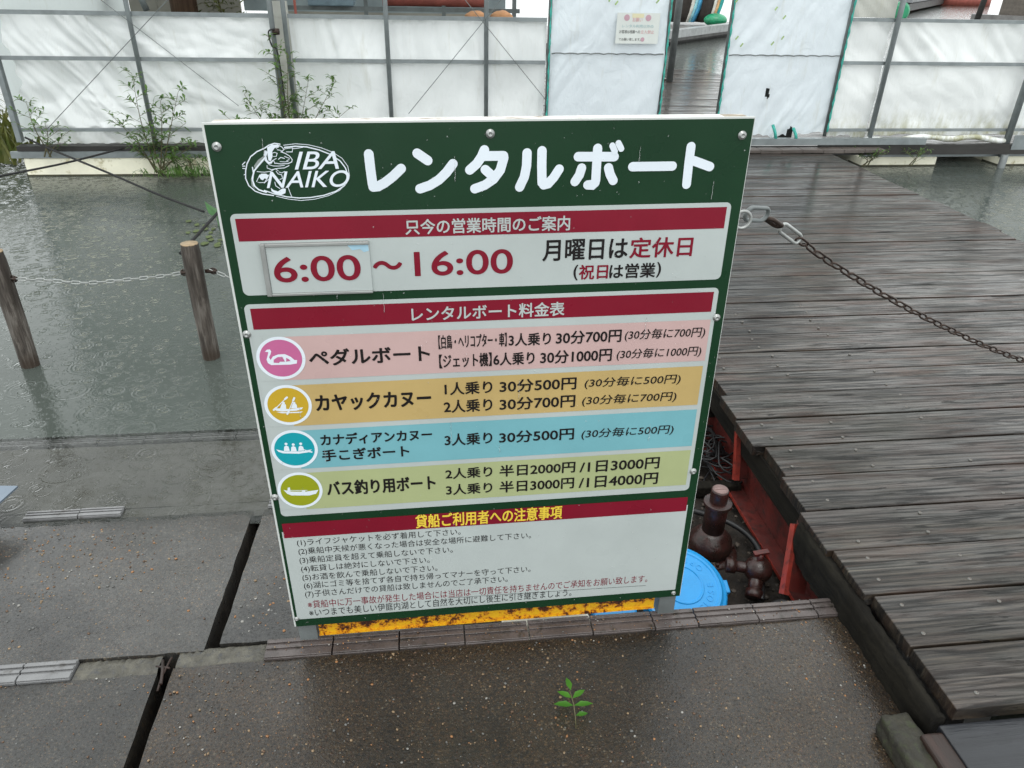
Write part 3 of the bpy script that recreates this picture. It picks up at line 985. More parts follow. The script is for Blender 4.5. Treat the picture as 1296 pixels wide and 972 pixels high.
# ---- slot-in opening time plate
x0, x1, y0, y1 = rect([(328, 307.6), (467, 304), (472.5, 369.5), (340, 373.6)])
b = MB(); t_ = .0085
b.box(x0, x0 + t_, y0, y1, .0009, .008); b.box(x0 + t_, x1, y1 - .006, y1, .0009, .008); b.box(x0 + t_, x1, y0, y0 + .005, .0009, .0075)
tp = b.build("plate_holder", M['alu'], sign, bevel=.0012)
b = MB(); b.box(x0 + t_ + .0004, x1 - .0005, y0 + .0053, y1 - .0063, .001, .005); b.build("time_plate", M['white'], tp)
text("6:00", (347.5, 340), (456, 337.6), 31, M['maroon'], tp, .022, z=.0056)
b = MB()
pts = [(440, 309.5), (450, 308.5), (466, 307.6), (467, 316), (461, 318), (456, 314), (446, 315.5)]
b.poly([BP(*p) for p in pts], .0053); b.build("smudge", M['bluesmudge'], tp)

# ---- price panel
pp = printed("price_panel", [(310, 385), (908.7, 364), (872.5, 621), (354.4, 652.5)], M['white'], sign, Z1, .010)
printed("header_band", [(316.7, 390), (903.5, 369.5), (899.4, 395.7), (320.7, 415.5)], M['maroon'], pp, Z2)
text("レンタルボート料金表", (521, 396.8), (714, 390.8), 17.5, M['white'], pp, .02, z=Z3)
printed("price_row", [(352, 425.3), (898.8, 405), (892, 457), (360, 480)], M['pink'], pp, Z2)
printed("price_row", [(364, 486.4), (889, 464), (882.5, 513), (372, 537.5)], M['sand'], pp, Z2)
printed("price_row", [(374, 543.6), (881, 519), (875.7, 565.4), (381, 591.4)], M['aqua'], pp, Z2)
printed("price_row", [(381, 597.6), (873.5, 570), (868, 615), (388, 642)], M['lime'], pp, Z2)
IC = lambda x, y: BP(320 + x / 4.05, 410 + y / 4.05)
def icon(cu, cv, rx, mat, figs, cuts=()):
    cx, cy = BP(cu, cv)
    r = BP(cu + rx, cv)[0] - cx
    # mask the row's square end with a white disc and the panel colour left of it
    w0 = MB(); w0.poly([(cx - r * 1.02, cy - r * 1.05), (cx, cy - r * 1.05), (cx, cy + r * 1.05), (cx - r * 1.02, cy + r * 1.05)], Z2 + .0002); w0.build("row_end", M['white'], pp)
    w = MB(); w.disc(cx, cy, r, r, Z3); w.build("icon_border", M['inkwhite'], pp)
    w = MB(); w.disc(cx, cy, r * .865, r * .865, Z3 + .0002); w.build("icon_disc", mat, pp)
    w = MB()
    for i, f in enumerate(figs):
        z = Z3 + .0004 + i * .00004
        if f[0] == 'o': w.disc(*IC(f[1], f[2]), f[3], f[3], z, 20)
        elif f[0] == 'l': w.strip([IC(*p) for p in f[2]], f[1], z)
        else: w.poly([IC(*p) for p in f], z)
    w.build("icon_figure", M['inkwhite'], pp)
    if cuts:
        w = MB()
        for i, f in enumerate(cuts): w.poly([IC(*p) for p in f], Z3 + .0009 + i * .00004)
        w.build("icon_cutout", mat, pp)
icon(355.8, 453, 31, M['ipink'], [
    [(62, 140), (74, 129), (88, 128), (95, 138), (92, 152), (84, 168), (92, 182), (104, 164), (130, 154), (165, 152), (195, 166), (214, 182), (228, 183), (226, 200), (190, 206), (95, 208), (78, 198), (71, 180), (78, 155), (80, 142)]],
    [[(108, 180), (128, 167), (152, 165), (166, 190), (140, 190), (134, 197), (108, 195)], [(172, 170), (186, 178), (194, 186), (172, 190)]])
icon(364.8, 512.3, 30, M['iyel'], [
    [(108, 432), (135, 430), (190, 434), (258, 424), (252, 434), (222, 442), (150, 446), (122, 442)],
    [(120, 448), (190, 449), (258, 446), (245, 453), (150, 455)],
    [(140, 432), (148, 408), (160, 402), (170, 412), (172, 432)], ['o', 158, 402, .0026],
    [(196, 430), (204, 408), (216, 402), (226, 412), (228, 428)], ['o', 212, 402, .0026],
    ['l', .0016, [(112, 436), (175, 374)]], ['l', .0038, [(108, 438), (122, 426)]], ['l', .0038, [(166, 382), (176, 373)]],
    ['l', .0016, [(180, 455), (212, 378)]], ['l', .0038, [(178, 458), (186, 442)]], ['l', .0038, [(208, 388), (213, 376)]]])
icon(373, 568, 29.5, M['iteal'], [
    [(120, 640), (165, 650), (245, 650), (304, 640), (284, 655), (235, 662), (155, 660), (132, 652)],
    [(160, 648), (162, 626), (172, 620), (184, 626), (190, 648)], ['o', 171, 612, .0029],
    [(196, 649), (198, 628), (208, 622), (220, 628), (226, 649)], ['o', 208, 615, .0029],
    [(234, 648), (236, 626), (246, 620), (258, 626), (264, 645)], ['o', 246, 611, .0029],
    ['l', .0014, [(250, 636), (285, 648)]], ['l', .0032, [(288, 650), (303, 653)]]])
icon(380, 620, 28.5, M['iolive'], [
    [(158, 848), (200, 856), (270, 857), (337, 847), (325, 867), (290, 876), (200, 876), (178, 868)],
    [(178, 852), (180, 836), (190, 834), (194, 853)], ['l', .0012, [(192, 850), (280, 850)]], [(250, 856), (256, 850), (268, 850), (270, 857)]])
text("ペダルボート", (391.6, 452.5), (543.5, 446.6), 20, M['ink'], pp, .03, z=Z3)
text("カヤックカヌー", (400, 509.6), (545, 503.6), 20, M['ink'], pp, .034, z=Z3)
text("カナディアンカヌー", (406, 556), (546.4, 549.4), 14, M['ink'], pp, .03, z=Z3)
text("手こぎボート", (408, 575.6), (517.6, 570.6), 14, M['ink'], pp, .03, z=Z3)
text("バス釣り用ボート", (414, 617.4), (550.7, 610.6), 18, M['ink'], pp, .03, z=Z3)
rows = [("【白鳥・ヘリコプター・車】", 555, 432.6, 641, 429.4, 17, .016, 0), ("3人乗り", 644, 430, 696.7, 427.8, 15.5, .024, 0), ("30分700円", 703.8, 427.2, 786, 424.4, 16, .024, 0), ("(30分毎に700円)", 790.8, 424.2, 892, 420.6, 14.5, .009, .10),
        ("【ジェット機】", 556, 456.8, 622, 454.4, 17, .018, 0), ("6人乗り", 624.8, 454.4, 676, 452.4, 15.5, .024, 0), ("30分1000円", 684, 452, 773.8, 448.6, 16, .024, 0), ("(30分毎に1000円)", 780.6, 448.4, 887, 444.8, 14, .009, .10),
        ("1人乗り", 563, 491.6, 622.6, 489.4, 15.5, .024, 0), ("30分500円", 632.5, 488.4, 729, 484.8, 15.5, .024, 0), ("(30分毎に500円)", 740, 484.4, 861, 480.2, 13.5, .009, .10),
        ("2人乗り", 562, 514.2, 622.6, 511.6, 15.5, .024, 0), ("30分700円", 632.5, 510.8, 727.5, 507.2, 15.5, .024, 0), ("(30分毎に700円)", 736.8, 506.6, 855.6, 502.2, 13.5, .009, .10),
        ("3人乗り", 563, 556.2, 622.6, 553.8, 14.5, .024, 0), ("30分500円", 632, 552.8, 726, 548.8, 14.5, .024, 0), ("(30分毎に500円)", 736, 548.4, 852, 544.2, 13, .009, .10),
        ("2人乗り", 564, 599, 622.6, 596.4, 13, .024, 0), ("半日2000円", 632.5, 595, 727.5, 590.8, 14, .024, 0), ("/1日3000円", 734, 590.2, 834, 586, 14, .024, 0),
        ("3人乗り", 564.8, 619.2, 622.6, 616.6, 13, .024, 0), ("半日3000円", 632.5, 615.2, 726, 610.8, 14, .024, 0), ("/1日4000円", 732.8, 610, 832, 605.4, 14, .024, 0)]
for (s_, u0, v0, u1, v1, h_, bd, sh) in rows:
    text(s_, (u0, v0), (u1, v1), h_, M['ink'], pp, bd, sh, Z3)

# ---- rules panel
rp = printed("rules_panel", [(358, 672), (869, 640), (855.5, 747), (375, 782.5)], M['white'], sign, Z1)
printed("header_band", [(357, 661.3), (870, 629.8), (868, 648), (359, 679)], M['maroon'], rp, Z2)
text("貸船ご利用者への注意事項", (526, 659.4), (711, 647.6), 16.5, M['inkyellow'], rp, .02, z=Z3)
rules = [("(1)ライフジャケットを必ず着用して下さい。", 375.8, 686.9, 583, 673.2, 0), ("(2)乗船中天候が悪くなった場合は安全な場所に避難して下さい。", 377.7, 697.9, 672, 677.6, 0),
         ("(3)乗船定員を超えて乗船しないで下さい。", 379, 708.9, 573, 696, 0), ("(4)転貸しは絶対にしないで下さい。", 381, 719.8, 543.7, 709, 0),
         ("(5)お酒を飲んで乗船しないで下さい。", 382.7, 730.5, 553.6, 719.3, 0), ("(6)湖にゴミ等を捨てず各自で持ち帰ってマナーを守って下さい。", 384.6, 740.6, 671.5, 720.9, 0),
         ("(7)子供さんだけでの貸船は致しませんのでご了承下さい。", 386, 751, 642.5, 733.8, 0), ("※貸船中に万一事故が発生した場合には当店は一切責任を持ちませんのでご承知をお願い致します。", 389, 762.2, 819, 734.2, 1),
         ("※いつまでも美しい伊庭内湖として自然を大切にし後生に引き継ぎましょう。", 391, 772.8, 723, 751.6, 0)]
for (s_, u0, v0, u1, v1, red) in rules:
    text(s_, (u0, v0), (u1, v1), 9.6, M['maroon'] if red else M['ink'], rp, .0, 0, Z2)
b = MB(); b.strip([BP(567, 756.4), BP(817, 740.6)], .0009, Z2); b.build("underline", M['ink'], rp)

# ---- rain drops and trickles on the face
b = MB()
for i in range(420):
    x, y = random.uniform(.005, BW - .005), random.uniform(.01, BH - .01)
    r = random.choice((.0006, .0008, .0010, .0014))
    b.lathe([(r, .0026), (r * .8, .0026 + r * .35), (r * .35, .0026 + r * .55), (.00001, .0026 + r * .58)], 7, Matrix.Translation((x, y, 0)), cap=False)
for i in range(14):
    x, y = random.uniform(.05, BW - .05), random.uniform(.45, BH - .02)
    L = random.uniform(.015, .05)
    pts = [(x + .0006 * math.sin(k * 2), y - L * k / 6, .0026) for k in range(7)]
    b.tube(pts, [.0003 + .0004 * k / 6 for k in range(7)], 5)
tag(b.build("water_drops", M['drop'], sign), kind='stuff')

# ---- screws, legs, cross bar
b = MB(); b.lathe([(.0075, 0), (.0075, .0018), (.0052, .0022), (.0048, .0052), (.0026, .0056), (.0024, .0036), (.0001, .0036)], 16)
s0 = b.build("screw", M['alu'], sign)
for i, p in enumerate([(274.6, 185.5), (620.4, 169), (939, 171), (312.4, 422.7), (906.5, 401.6), (348, 628.8), (877, 596), (375.6, 782.6), (852.2, 750)]):
    o = s0 if i == 0 else s0.copy()
    if i: COL.objects.link(o); o.parent = sign
    q = BP(*p); o.location = (q[0], q[1], .0004)
    if i > 6: o.scale = (.75, .75, .8)
GZ = .008 - BL.z
for x0 in (.002, BW - .046):
    b = MB()
    zb = GZ - (.008 if x0 < .1 else .018)
    b.box(x0, x0 + .04, zb, -.0046, -.010, -.006)
    b.box(x0, x0 + .004, zb, -.0046, -.046, -.0103)
    b.box(x0 + .036, x0 + .04, zb, -.0046, -.046, -.0103)
    b.box(x0, x0 + .04, zb, BH - .1, -.0505, -.0465)
    b.build("leg", M['steel_dk'], sign)
b = MB(); b.box(.046, BW - .056, -.041, -.0048, -.024, -.013); b.box(.046, BW - .056, -.0435, -.0412, -.024, -.008)
b.build("cross_bar", M['rust_yel'], sign)

# ================================================================== CHAINS
def link_mb(L, w, r, n=7, seg=7):
    pts = []
    hw = w / 2 - r; hl = L / 2 - r - hw
    for k in range(seg + 1):
        a = -math.pi / 2 + math.pi * k / seg
        pts.append((hl + hw * math.cos(a), hw * math.sin(a), 0))
    for k in range(seg + 1):
        a = math.pi / 2 + math.pi * k / seg
        pts.append((-hl + hw * math.cos(a), hw * math.sin(a), 0))
    b = MB(); b.tube(pts, r, n, closed=True)
    return b


def frame_at(p, d, roll):
    d = d.normalized()
    s = d.cross(Vector((0, 0, 1))).normalized(); t = s.cross(d)
    s2 = s * math.cos(roll) + t * math.sin(roll); t2 = d.cross(s2)
    return Matrix(((d.x, s2.x, t2.x, p.x), (d.y, s2.y, t2.y, p.y), (d.z, s2.z, t2.z, p.z), (0, 0, 0, 1)))


def resample(pts, step):
    pts = [Vector(p) for p in pts]
    out = []
    i, pos = 0, 0.0
    for a, c in zip(pts, pts[1:]):
        L = (c - a).length
        while pos <= L:
            out.append((a.lerp(c, pos / L), (c - a).normalized())); pos += step
        pos -= L
    return out


def smooth_path(pts, n=10):
    pts = [Vector(p) for p in pts]
    P = [pts[0] * 2 - pts[1]] + pts + [pts[-1] * 2 - pts[-2]]
    out = []
    for i in range(1, len(P) - 2):
        for k in range(n):
            t = k / n
            a, b_, c, d_ = P[i - 1], P[i], P[i + 1], P[i + 2]
            out.append(.5 * ((2 * b_) + (c - a) * t + (2 * a - 5 * b_ + 4 * c - d_) * t * t + (3 * b_ - a - 3 * c + d_) * t ** 3))
    out.append(pts[-1])
    return out


def chain_links(parent, pts, L, w, r, mat, roll0=.6):
    inv = Matrix.Translation(-Vector(parent.location))
    base = None
    for i, (p, d_) in enumerate(resample(pts, L - 2 * r - .0006)):
        if base is None:
            o = base = link_mb(L, w, r).build("link", mat, parent)
        else:
            o = base.copy(); COL.objects.link(o); o.parent = parent
        o.matrix_local = inv @ frame_at(p, d_, roll0 + (i % 2) * math.pi / 2 + random.uniform(-.12, .12))


ys_ = lambda u: 1.40 + (u - 1013) / 283 * .32
cp = [ony(u, v, ys_(u)) for u, v in ((1015, 306), (1045, 328), (1080, 350), (1120, 374), (1160, 396), (1200, 416), (1250, 439), (1300, 458), (1345, 473))]
ch = thing("chain", "dark rusty barrier chain hanging from the sign's right edge across the boardwalk", "chain", cp[0])
chain_links(ch, smooth_path(cp, 8), .043, .019, .0026, M['dkchain'])
inv = Matrix.Translation(-Vector(ch.location))
o = link_mb(.078, .027, .0038, 8, 9).build("carabiner", M['zinc'], ch)
pa, pc = ony(986, 285, 1.375), ony(1014, 306, 1.40)
o.matrix_local = inv @ frame_at((pa + pc) / 2, pc - pa, 1.45)
o = link_mb(.055, .024, .0048, 8, 9).build("shackle_link", M['dkchain'], ch)
pa2, pc2 = ony(967, 273, 1.34), ony(992, 290, 1.375)
o.matrix_local = inv @ frame_at((pa2 + pc2) / 2, pc2 - pa2, .3)
o = link_mb(.076, .034, .0042, 8, 9).build("quick_link", M['steel_dk'], ch)
pa3, pc3 = ony(939, 270, 1.30), ony(976, 272, 1.345)
o.matrix_local = inv @ frame_at((pa3 + pc3) / 2, pc3 - pa3, 1.35)
# eye bolt on the sign's edge
b = MB()
q = ony(941, 278, 1.275); q = sm.inverted() @ q
ringp = [(q.x + .016 * math.cos(a) - .002, q.y + .016 * math.sin(a), q.z) for a in [2 * math.pi * k / 20 for k in range(20)]]
b.tube(ringp, .003, 8, closed=True)
b.tube([(q.x - .018, q.y, q.z), (BW - .01, q.y, q.z)], .004, 8)
b.build("eye_bolt", M['zinc'], sign)

# pilings and the pale chain between them
def piling(base, top, label, hooks):
    base, top = Vector(base), Vector(top)
    o = thing("mooring_post", label, "post", base, 0, "wooden mooring posts standing in the shallow water")
    d_ = top - base
    b = MB()
    n = 24
    rings = []
    for i in range(n + 1):
        t = i / n
        c = d_ * t
        rings.append([b.b.verts.new(c + Vector((math.cos(a), math.sin(a), 0)) * (.034 + .003 * noise.noise(Vector((math.cos(a) * 2.5, math.sin(a) * 2.5, t * 3 + base.x))) - (.003 if i == n else 0))) for a in [2 * math.pi * k / 28 for k in range(28)]])
    for A, B in zip(rings, rings[1:]):
        for k_ in range(28): b._f([A[k_], A[(k_ + 1) % 28], B[(k_ + 1) % 28], B[k_]], True)
    b.build("trunk", M['pile'], o)
    b = MB(); b.lathe([(.0315, -.003), (.0315, .001), (.0001, .0015)], 28, Matrix.Translation(d_)); b.build("cut_top", M['endgrain'], o)
    for h in hooks:
        h = Vector(h) - base
        b = MB(); b.tube([h + Vector((-.03 if h.x > 0 else .03, 0, 0)), h, h + Vector((.012 if h.x > 0 else -.012, 0, 0))], .008, 8)
        b.tube([h + Vector((.012 * math.cos(a), .0, .012 * math.sin(a))) for a in [2 * math.pi * k / 14 for k in range(14)]], .0028, 6, closed=True)
        b.build("hook", M['dkchain'], o)
    return o
p1b = onz(38, 462, WZ); p1b.y += .0; p1t = Vector((p1b.x + .005, p1b.y + .0, .425)); 
p2b = onz(267, 452, WZ); p2t = Vector((p2b.x + .004, p2b.y, .437))
p1b.z = p2b.z = -.42
h1 = ony(17, 353, p1t.y); h2a = ony(233, 345, p2t.y); h2b = ony(270, 343, p2t.y)
piling(p1b, p1t, "weathered round mooring post at the photo's left edge", [h1])
piling(p2b, p2t, "weathered round mooring post close to the sign's left side", [h2a, h2b])
c1 = thing("chain", "pale galvanised chain sagging between the two mooring posts", "chain", h1)
chain_links(c1, smooth_path([h1, ony(60, 355, p1t.y), ony(110, 358, p1t.y + .005), ony(160, 354, p1t.y + .01), ony(200, 350, p1t.y + .01), h2a], 8), .036, .015, .0022, M['zinc'])
c2 = thing("chain", "short end of pale chain running behind the sign from a post", "chain", h2b)
chain_links(c2, smooth_path([h2b, ony(285, 349, p2t.y), ony(310, 358, p2t.y), ony(350, 362, p2t.y)], 6), .036, .015, .0022, M['zinc'])

# ================================================================== PIT CONTENTS
# standpipe valve
vb = Vector((.835, 1.66, -.19))
va = thing("pipe_valve", "red brown standpipe with a flat capped top in the pit", "valve", vb)
b = MB(); b.lathe([(.03, 0), (.06, .01), (.068, .035), (.062, .06), (.042, .082), (.034, .09)], 24); b.build("valve_body", M['valve'], va)
b = MB(); b.lathe([(.033, .085), (.033, .185), (.030, .19)], 24); b.build("neck", M['valve'], va)
b = MB(); b.lathe([(.031, .182), (.042, .184), (.042, .196), (.026, .198)], 24); b.build("collar", M['valve'], va, bevel=.001)
b = MB(); b.lathe([(.026, .197), (.026, .238), (.0235, .241), (.0001, .241)], 24)
b.build("cap", M['valve'], va, bevel=.0015)
b = MB(); b.lathe([(.0225, .2411), (.0225, .2425), (.0001, .2425)], 20); b.box(-.02, .02, -.0015, .0015, .2424, .2438); b.build("cap_disc", simple("dusty pink cap", (.2, .13, .12), .5), va)
b = MB()
for a in range(8):
    an = a * math.pi / 4
    b.lathe([(.006, .004), (.006, .02), (.003, .022)], 6, Matrix.Translation((.075 * math.cos(an), .075 * math.sin(an), 0)))
b.lathe([(.085, 0), (.085, .008), (.06, .010)], 24)
b.build("flange", M['valve'], va)
# small branched fitting
fb = Vector((.915, 1.50, -.12))
fi = thing("pipe_fitting", "small red brown tee pipe fitting lying beside the blue lid", "pipe", fb)
b = MB(); bmesh.ops.create_uvsphere(b.b, u_segments=20, v_segments=12, radius=.04)
for f in b.b.faces: f.smooth = True
b.build("fitting_body", M['valve'], fi)
b = MB(); b.tube([(0, 0, 0), (-.03, -.06, -.04)], .02, 16); b.tube([(-.024, -.048, -.032), (-.033, -.066, -.044)], .024, 16); b.build("spout", M['valve'], fi)
b = MB(); b.tube([(0, 0, 0), (-.075, .025, .0)], .016, 14); b.tube([(-.06, .02, 0), (-.085, .028, 0)], .022, 14); b.build("side_pipe", M['valve'], fi)
b = MB(); b.tube([(0, 0, .03), (0, .005, .055)], .010, 10); b.bar((-.02, .005, .056), (.022, .005, .062), .016, .008); b.build("tap_handle", M['redbeam'], fi)
# blue lid
lc = onz(862, 742, -.13)
ld = thing("round_lid", "bright blue round plastic lid leaning in the pit behind the sign's right leg", "lid", lc)
ld.rotation_euler = (rad(16), rad(6), 0)
b = MB(); b.lathe([(.001, .012), (.055, .012), (.057, .0145), (.061, .0145), (.063, .012), (.102, .012), (.105, .015), (.112, .015), (.115, .012), (.120, .008), (.128, .006), (.133, .001), (.134, -.02), (.130, -.02)], 72, smooth=False, cap=False)
b.build("lid_top", M['bluelid'], ld)
b = MB(); b.box(.118, .142, -.02, .02, -.012, .004); b.build("grip_tab", M['bluelid'], ld, bevel=.003)
def raised(body, size, mat, parent, m4):
    cu = bpy.data.curves.new("t", 'FONT'); cu.body = body; cu.size = size; cu.extrude = .0012; cu.align_x = 'CENTER'; cu.align_y = 'CENTER'
    o = bpy.data.objects.new("t", cu); COL.objects.link(o)
    me = bpy.data.meshes.new_from_object(o.evaluated_get(bpy.context.evaluated_depsgraph_get()))
    bpy.data.objects.remove(o); bpy.data.curves.remove(cu)
    me.transform(m4)
    return link_mesh("raised_lettering", me, mat, parent)
for s_, a in (("CLOSE", -62), ("OPEN", 40)):
    for i, chh in enumerate(s_):
        an = rad(a + i * 15)
        raised(chh, .026, M['bluelid'], ld, Matrix.Translation((.083 * math.cos(an), .083 * math.sin(an), .0122)) @ Matrix.Rotation(an + math.pi / 2, 4, 'Z'))
# another blue piece under the sign
b = MB(); b.lathe([(.06, 0), (.062, .02), (.055, .024), (.001, .026)], 28)
tag(b.build("bucket_lid", M['bluelid'], None, onz(775, 776, -.10)), "small blue lid peeping out under the sign's yellow bar", "lid")
b = MB(); b.lathe([(.05, -.03), (.09, -.01), (.105, .02), (.110, .022), (.11, .018)], 32, cap=False)
tag(b.build("basin", M['basin'], None, onz(690, 792, -.06)), "off white basin seen low under the sign's yellow bar", "basin")
# red steel beam
rb = thing("steel_beam", "long red painted steel channel under the boardwalk's edge", "beam", (1.04, 1.27, -.15))
b = MB(); b.box(0, .008, 0, 1.1, 0, .13); b.build("web", M['redbeam'], rb)
b = MB(); b.box(-.055, -.0005, 0, 1.1, -.008, .0); b.build("bottom_flange", M['redbeam'], rb)
b = MB(); b.box(-.0565, -.0552, 0, 1.1, -.008, .004); b.build("flange_lip", M['redbright'], rb)
for pt, pb in (((.99, 1.50, .045), (.935, 1.385, -.10)), ((1.01, 1.98, .09), (1.0, 1.90, -.10))):
    pt, pb = Vector(pt), Vector(pb)
    b = MB(); b.bar(pt + Vector((.035, 0, 0)) - Vector(rb.location), pb + Vector((.035, 0, 0)) - Vector(rb.location), .055, .012, Vector((0, 1, 0)))
    o = b.build("gusset_plate", M['redbeam'], rb)
    b = MB(); b.bar(pt - Vector(rb.location) + Vector((.0, -.004, 0)), pb - Vector(rb.location) + Vector((0, -.004, 0)), .017, .02, Vector((0, 1, 0)))
    b.build("gusset_edge", M['redbright'], rb)
# hoses and debris in the pit
for i, (pts, l_) in enumerate((([(.72, 1.9, -.15), (.80, 1.80, -.13), (.93, 1.72, -.14), (.97, 1.60, -.15), (.90, 1.42, -.16)], "dark hose curling past the standpipe on the pit floor"), ([(.99, 1.30, -.13), (.95, 1.40, -.15), (.86, 1.36, -.16), (.80, 1.31, -.15)], "short dark hose end behind the kerb by the lid"))):
    b = MB(); b.tube(smooth_path(pts, 8), .009, 10)
    tag(b.build("hose", M['cable']), l_, "hose")
b = MB()
for i in range(260):
    x = random.uniform(.55, 1.05); y = random.uniform(1.28, 2.1)
    r = random.choice((.003, .004, .006, .009))
    g0 = bmesh.ops.create_icosphere(b.b, subdivisions=1, radius=r)
    for v in g0['verts']: v.co = Vector((v.co.x * random.uniform(.7, 1.3), v.co.y * random.uniform(.7, 1.3), v.co.z * .6)) + Vector((x, y, -.178 + .02 * noise.noise(Vector((x * 9, y * 9, 0)))))
tag(b.build("rubble", M['soil2']), "dark rubble and grit on the pit floor", "rubble", kind='stuff')
# pale strip
b = MB(); b.bar(onz(975, 688, -.16), onz(991, 738, -.16), .006, .004)
tag(b.build("plastic_strip", M['bamboo']), "thin pale yellow strip lying in the pit", "strip")
# cable tangle
b = MB()
for i in range(9):
    c = Vector((1.0 + random.uniform(-.05, .04), 2.08 + random.uniform(-.1, .12), -.13 + random.uniform(-.02, .05)))
    pts = []
    ph = random.uniform(0, 6)
    for k in range(34):
        a = ph + k * .42
        pts.append(c + Vector(((.06 + .02 * math.sin(k * .7 + i)) * math.cos(a), (.085 + .02 * math.cos(k * .5)) * math.sin(a), .03 * math.sin(k * .33 + i * 2))))
    b.tube(pts, .0036, 6)
tag(b.build("cable_coil", M['cable']), "tangled heap of black cable at the pit's far end", "cable")
b = MB(); b.box(.82, 1.03, 1.90, 1.94, -.17, -.13); tag(b.build("timber_beam", M['fascia'], bevel=.004), "dark old timber crossing the pit below the cables", "timber")
b = MB(); b.box(.80, 1.04, 2.22, 2.26, -.06, .0); tag(b.build("timber_beam", M['fascia'], bevel=.004), "dark plank closing the pit's far end", "timber")

# small things on the concrete
b = MB(); b.quad(Vector((-1.5, 1.40, .04)), Vector((-1.23, 1.70, .045)), Vector((-1.195, 1.865, .045)), Vector((-1.6, 1.9, .05)))
b.quad(Vector((-1.5, 1.40, .034)), Vector((-1.6, 1.9, .044)), Vector((-1.195, 1.865, .039)), Vector((-1.23, 1.70, .039)))
b.quad(Vector((-1.5, 1.40, .034)), Vector((-1.23, 1.70, .039)), Vector((-1.23, 1.70, .045)), Vector((-1.5, 1.40, .04)))
b.quad(Vector((-1.23, 1.70, .039)), Vector((-1.195, 1.865, .039)), Vector((-1.195, 1.865, .045)), Vector((-1.23, 1.70, .045)))
sh = tag(b.build("metal_sheet", M['sheet']), "smooth blue grey sheet corner poking in at the left edge", "sheet")
b = MB(); b.box(-1.50, -1.26, 1.62, 1.80, -.06, .035); b.build("support_block", M['blackwood'], sh)
b = MB(); p = onz(205, 858, .004)
b.tube([p + Vector((-.01, .045, .004)), p + Vector((0, .01, .008)), p + Vector((.004, -.02, .004))], .0035, 6)
b.tube([p + Vector((.008, .05, .006)), p + Vector((0, .0, .004)), p + Vector((-.002, -.03, -.005))], .0025, 6)
b.tube([p + Vector((-.02, .03, .004)), p + Vector((.012, .02, .006))], .0025, 6)
tag(b.build("twig", M['redwood']), "rusty brown twig bits at the end of the near joint", "twig")

# pebbles
b = MB()
cols_ = [simple("pebble white", (.26, .25, .23), .4), simple("pebble tan", (.22, .15, .085), .4), simple("pebble orange", (.26, .12, .045), .4), simple("pebble grey", (.11, .11, .105), .35), simple("pebble brown", (.10, .055, .03), .4)]
def pebble(x, y, z, r, m):
    b.mi = m
    g0 = bmesh.ops.create_icosphere(b.b, subdivisions=1, radius=1)
    rot = Matrix.Rotation(random.uniform(0, 6), 3, 'Z')
    sx, sy, sz = random.uniform(.7, 1.3), random.uniform(.7, 1.2), random.uniform(.4, .75)
    for v in g0['verts']:
        q = v.co * (1 + random.uniform(-.18, .18))
        v.co = rot @ Vector((q.x * r * sx, q.y * r * sy, q.z * r * sz)) + Vector((x, y, z + r * .15))
        for f in v.link_faces: f.material_index = m; f.smooth = True
for i in range(2600):
    y = 1.195 - (random.random() ** 1.2) * .36
    x = random.uniform(-.95, .97)
    if -.63 < x < -.592: continue
    dens = .55 + .5 * noise.noise(Vector((x * 4, y * 4, 5)))
    if x < -.63: dens *= .45
    if .62 < x < .8: dens *= .25
    if random.random() > dens: continue
    r = random.choice((.0012, .0014, .0016, .0016, .002, .0024, .0032))
    pebble(x, y, 0, r, random.choices(range(5), (.8, 4, 2.2, 4, 4))[0])
for i in range(1100):
    x = random.uniform(-1.35, -.56); y = random.uniform(1.28, 1.8)
    if random.random() > (2.6 * math.exp(-((x + 1.03) / .2) ** 2 - ((y - 1.6) / .14) ** 2) + .10 + .25 * (x < -.95)): continue
    pebble(x, y, zslope(y), random.choice((.0015, .002, .0026, .0036)), random.choices(range(5), (1, 4, 2.0, 3, 3))[0])
for i in range(60):
    x = random.uniform(-.5, -.36); y = random.uniform(1.29, 1.55)
    pebble(x, y, zslope(y), random.choice((.0015, .002, .003, .004)), random.choices(range(5), (2, 3, 2, 2, 1))[0])
for i in range(150):
    x = random.uniform(-.38, .9); pebble(x, random.uniform(1.205, 1.258), .0075, random.choice((.0012, .0018, .0024)), random.choices(range(5), (1.5, 3, 3, 1, 3))[0])
tag(b.build("pebbles", cols_), "loose pebbles and grit scattered over the concrete", "pebbles", kind='stuff')

# ================================================================== PLANTS
def leaf(b, p, d_, L, w, droop=.3):
    d_ = d_.normalized(); s = d_.cross(Vector((0, 0, 1)))
    if s.length < .01: s = Vector((1, 0, 0))
    s.normalize(); up = s.cross(d_)
    a = p + d_ * L * .4 - up * L * .02 ; e = p + d_ * L - Vector((0, 0, L * droop))
    m1 = p + d_ * L * .72 - Vector((0, 0, L * droop * .5))
    V = [b.b.verts.new(q) for q in (p, a + s * w / 2 + up * w * .18, m1 + s * w * .36 + up * w * .1, e, m1 - s * w * .36 + up * w * .1, a - s * w / 2 + up * w * .18, a, m1)]
    for q in ((0, 1, 6), (1, 2, 7, 6), (2, 3, 7), (3, 4, 7), (4, 5, 6, 7), (5, 0, 6)):
        b._f([V[i] for i in q], True)


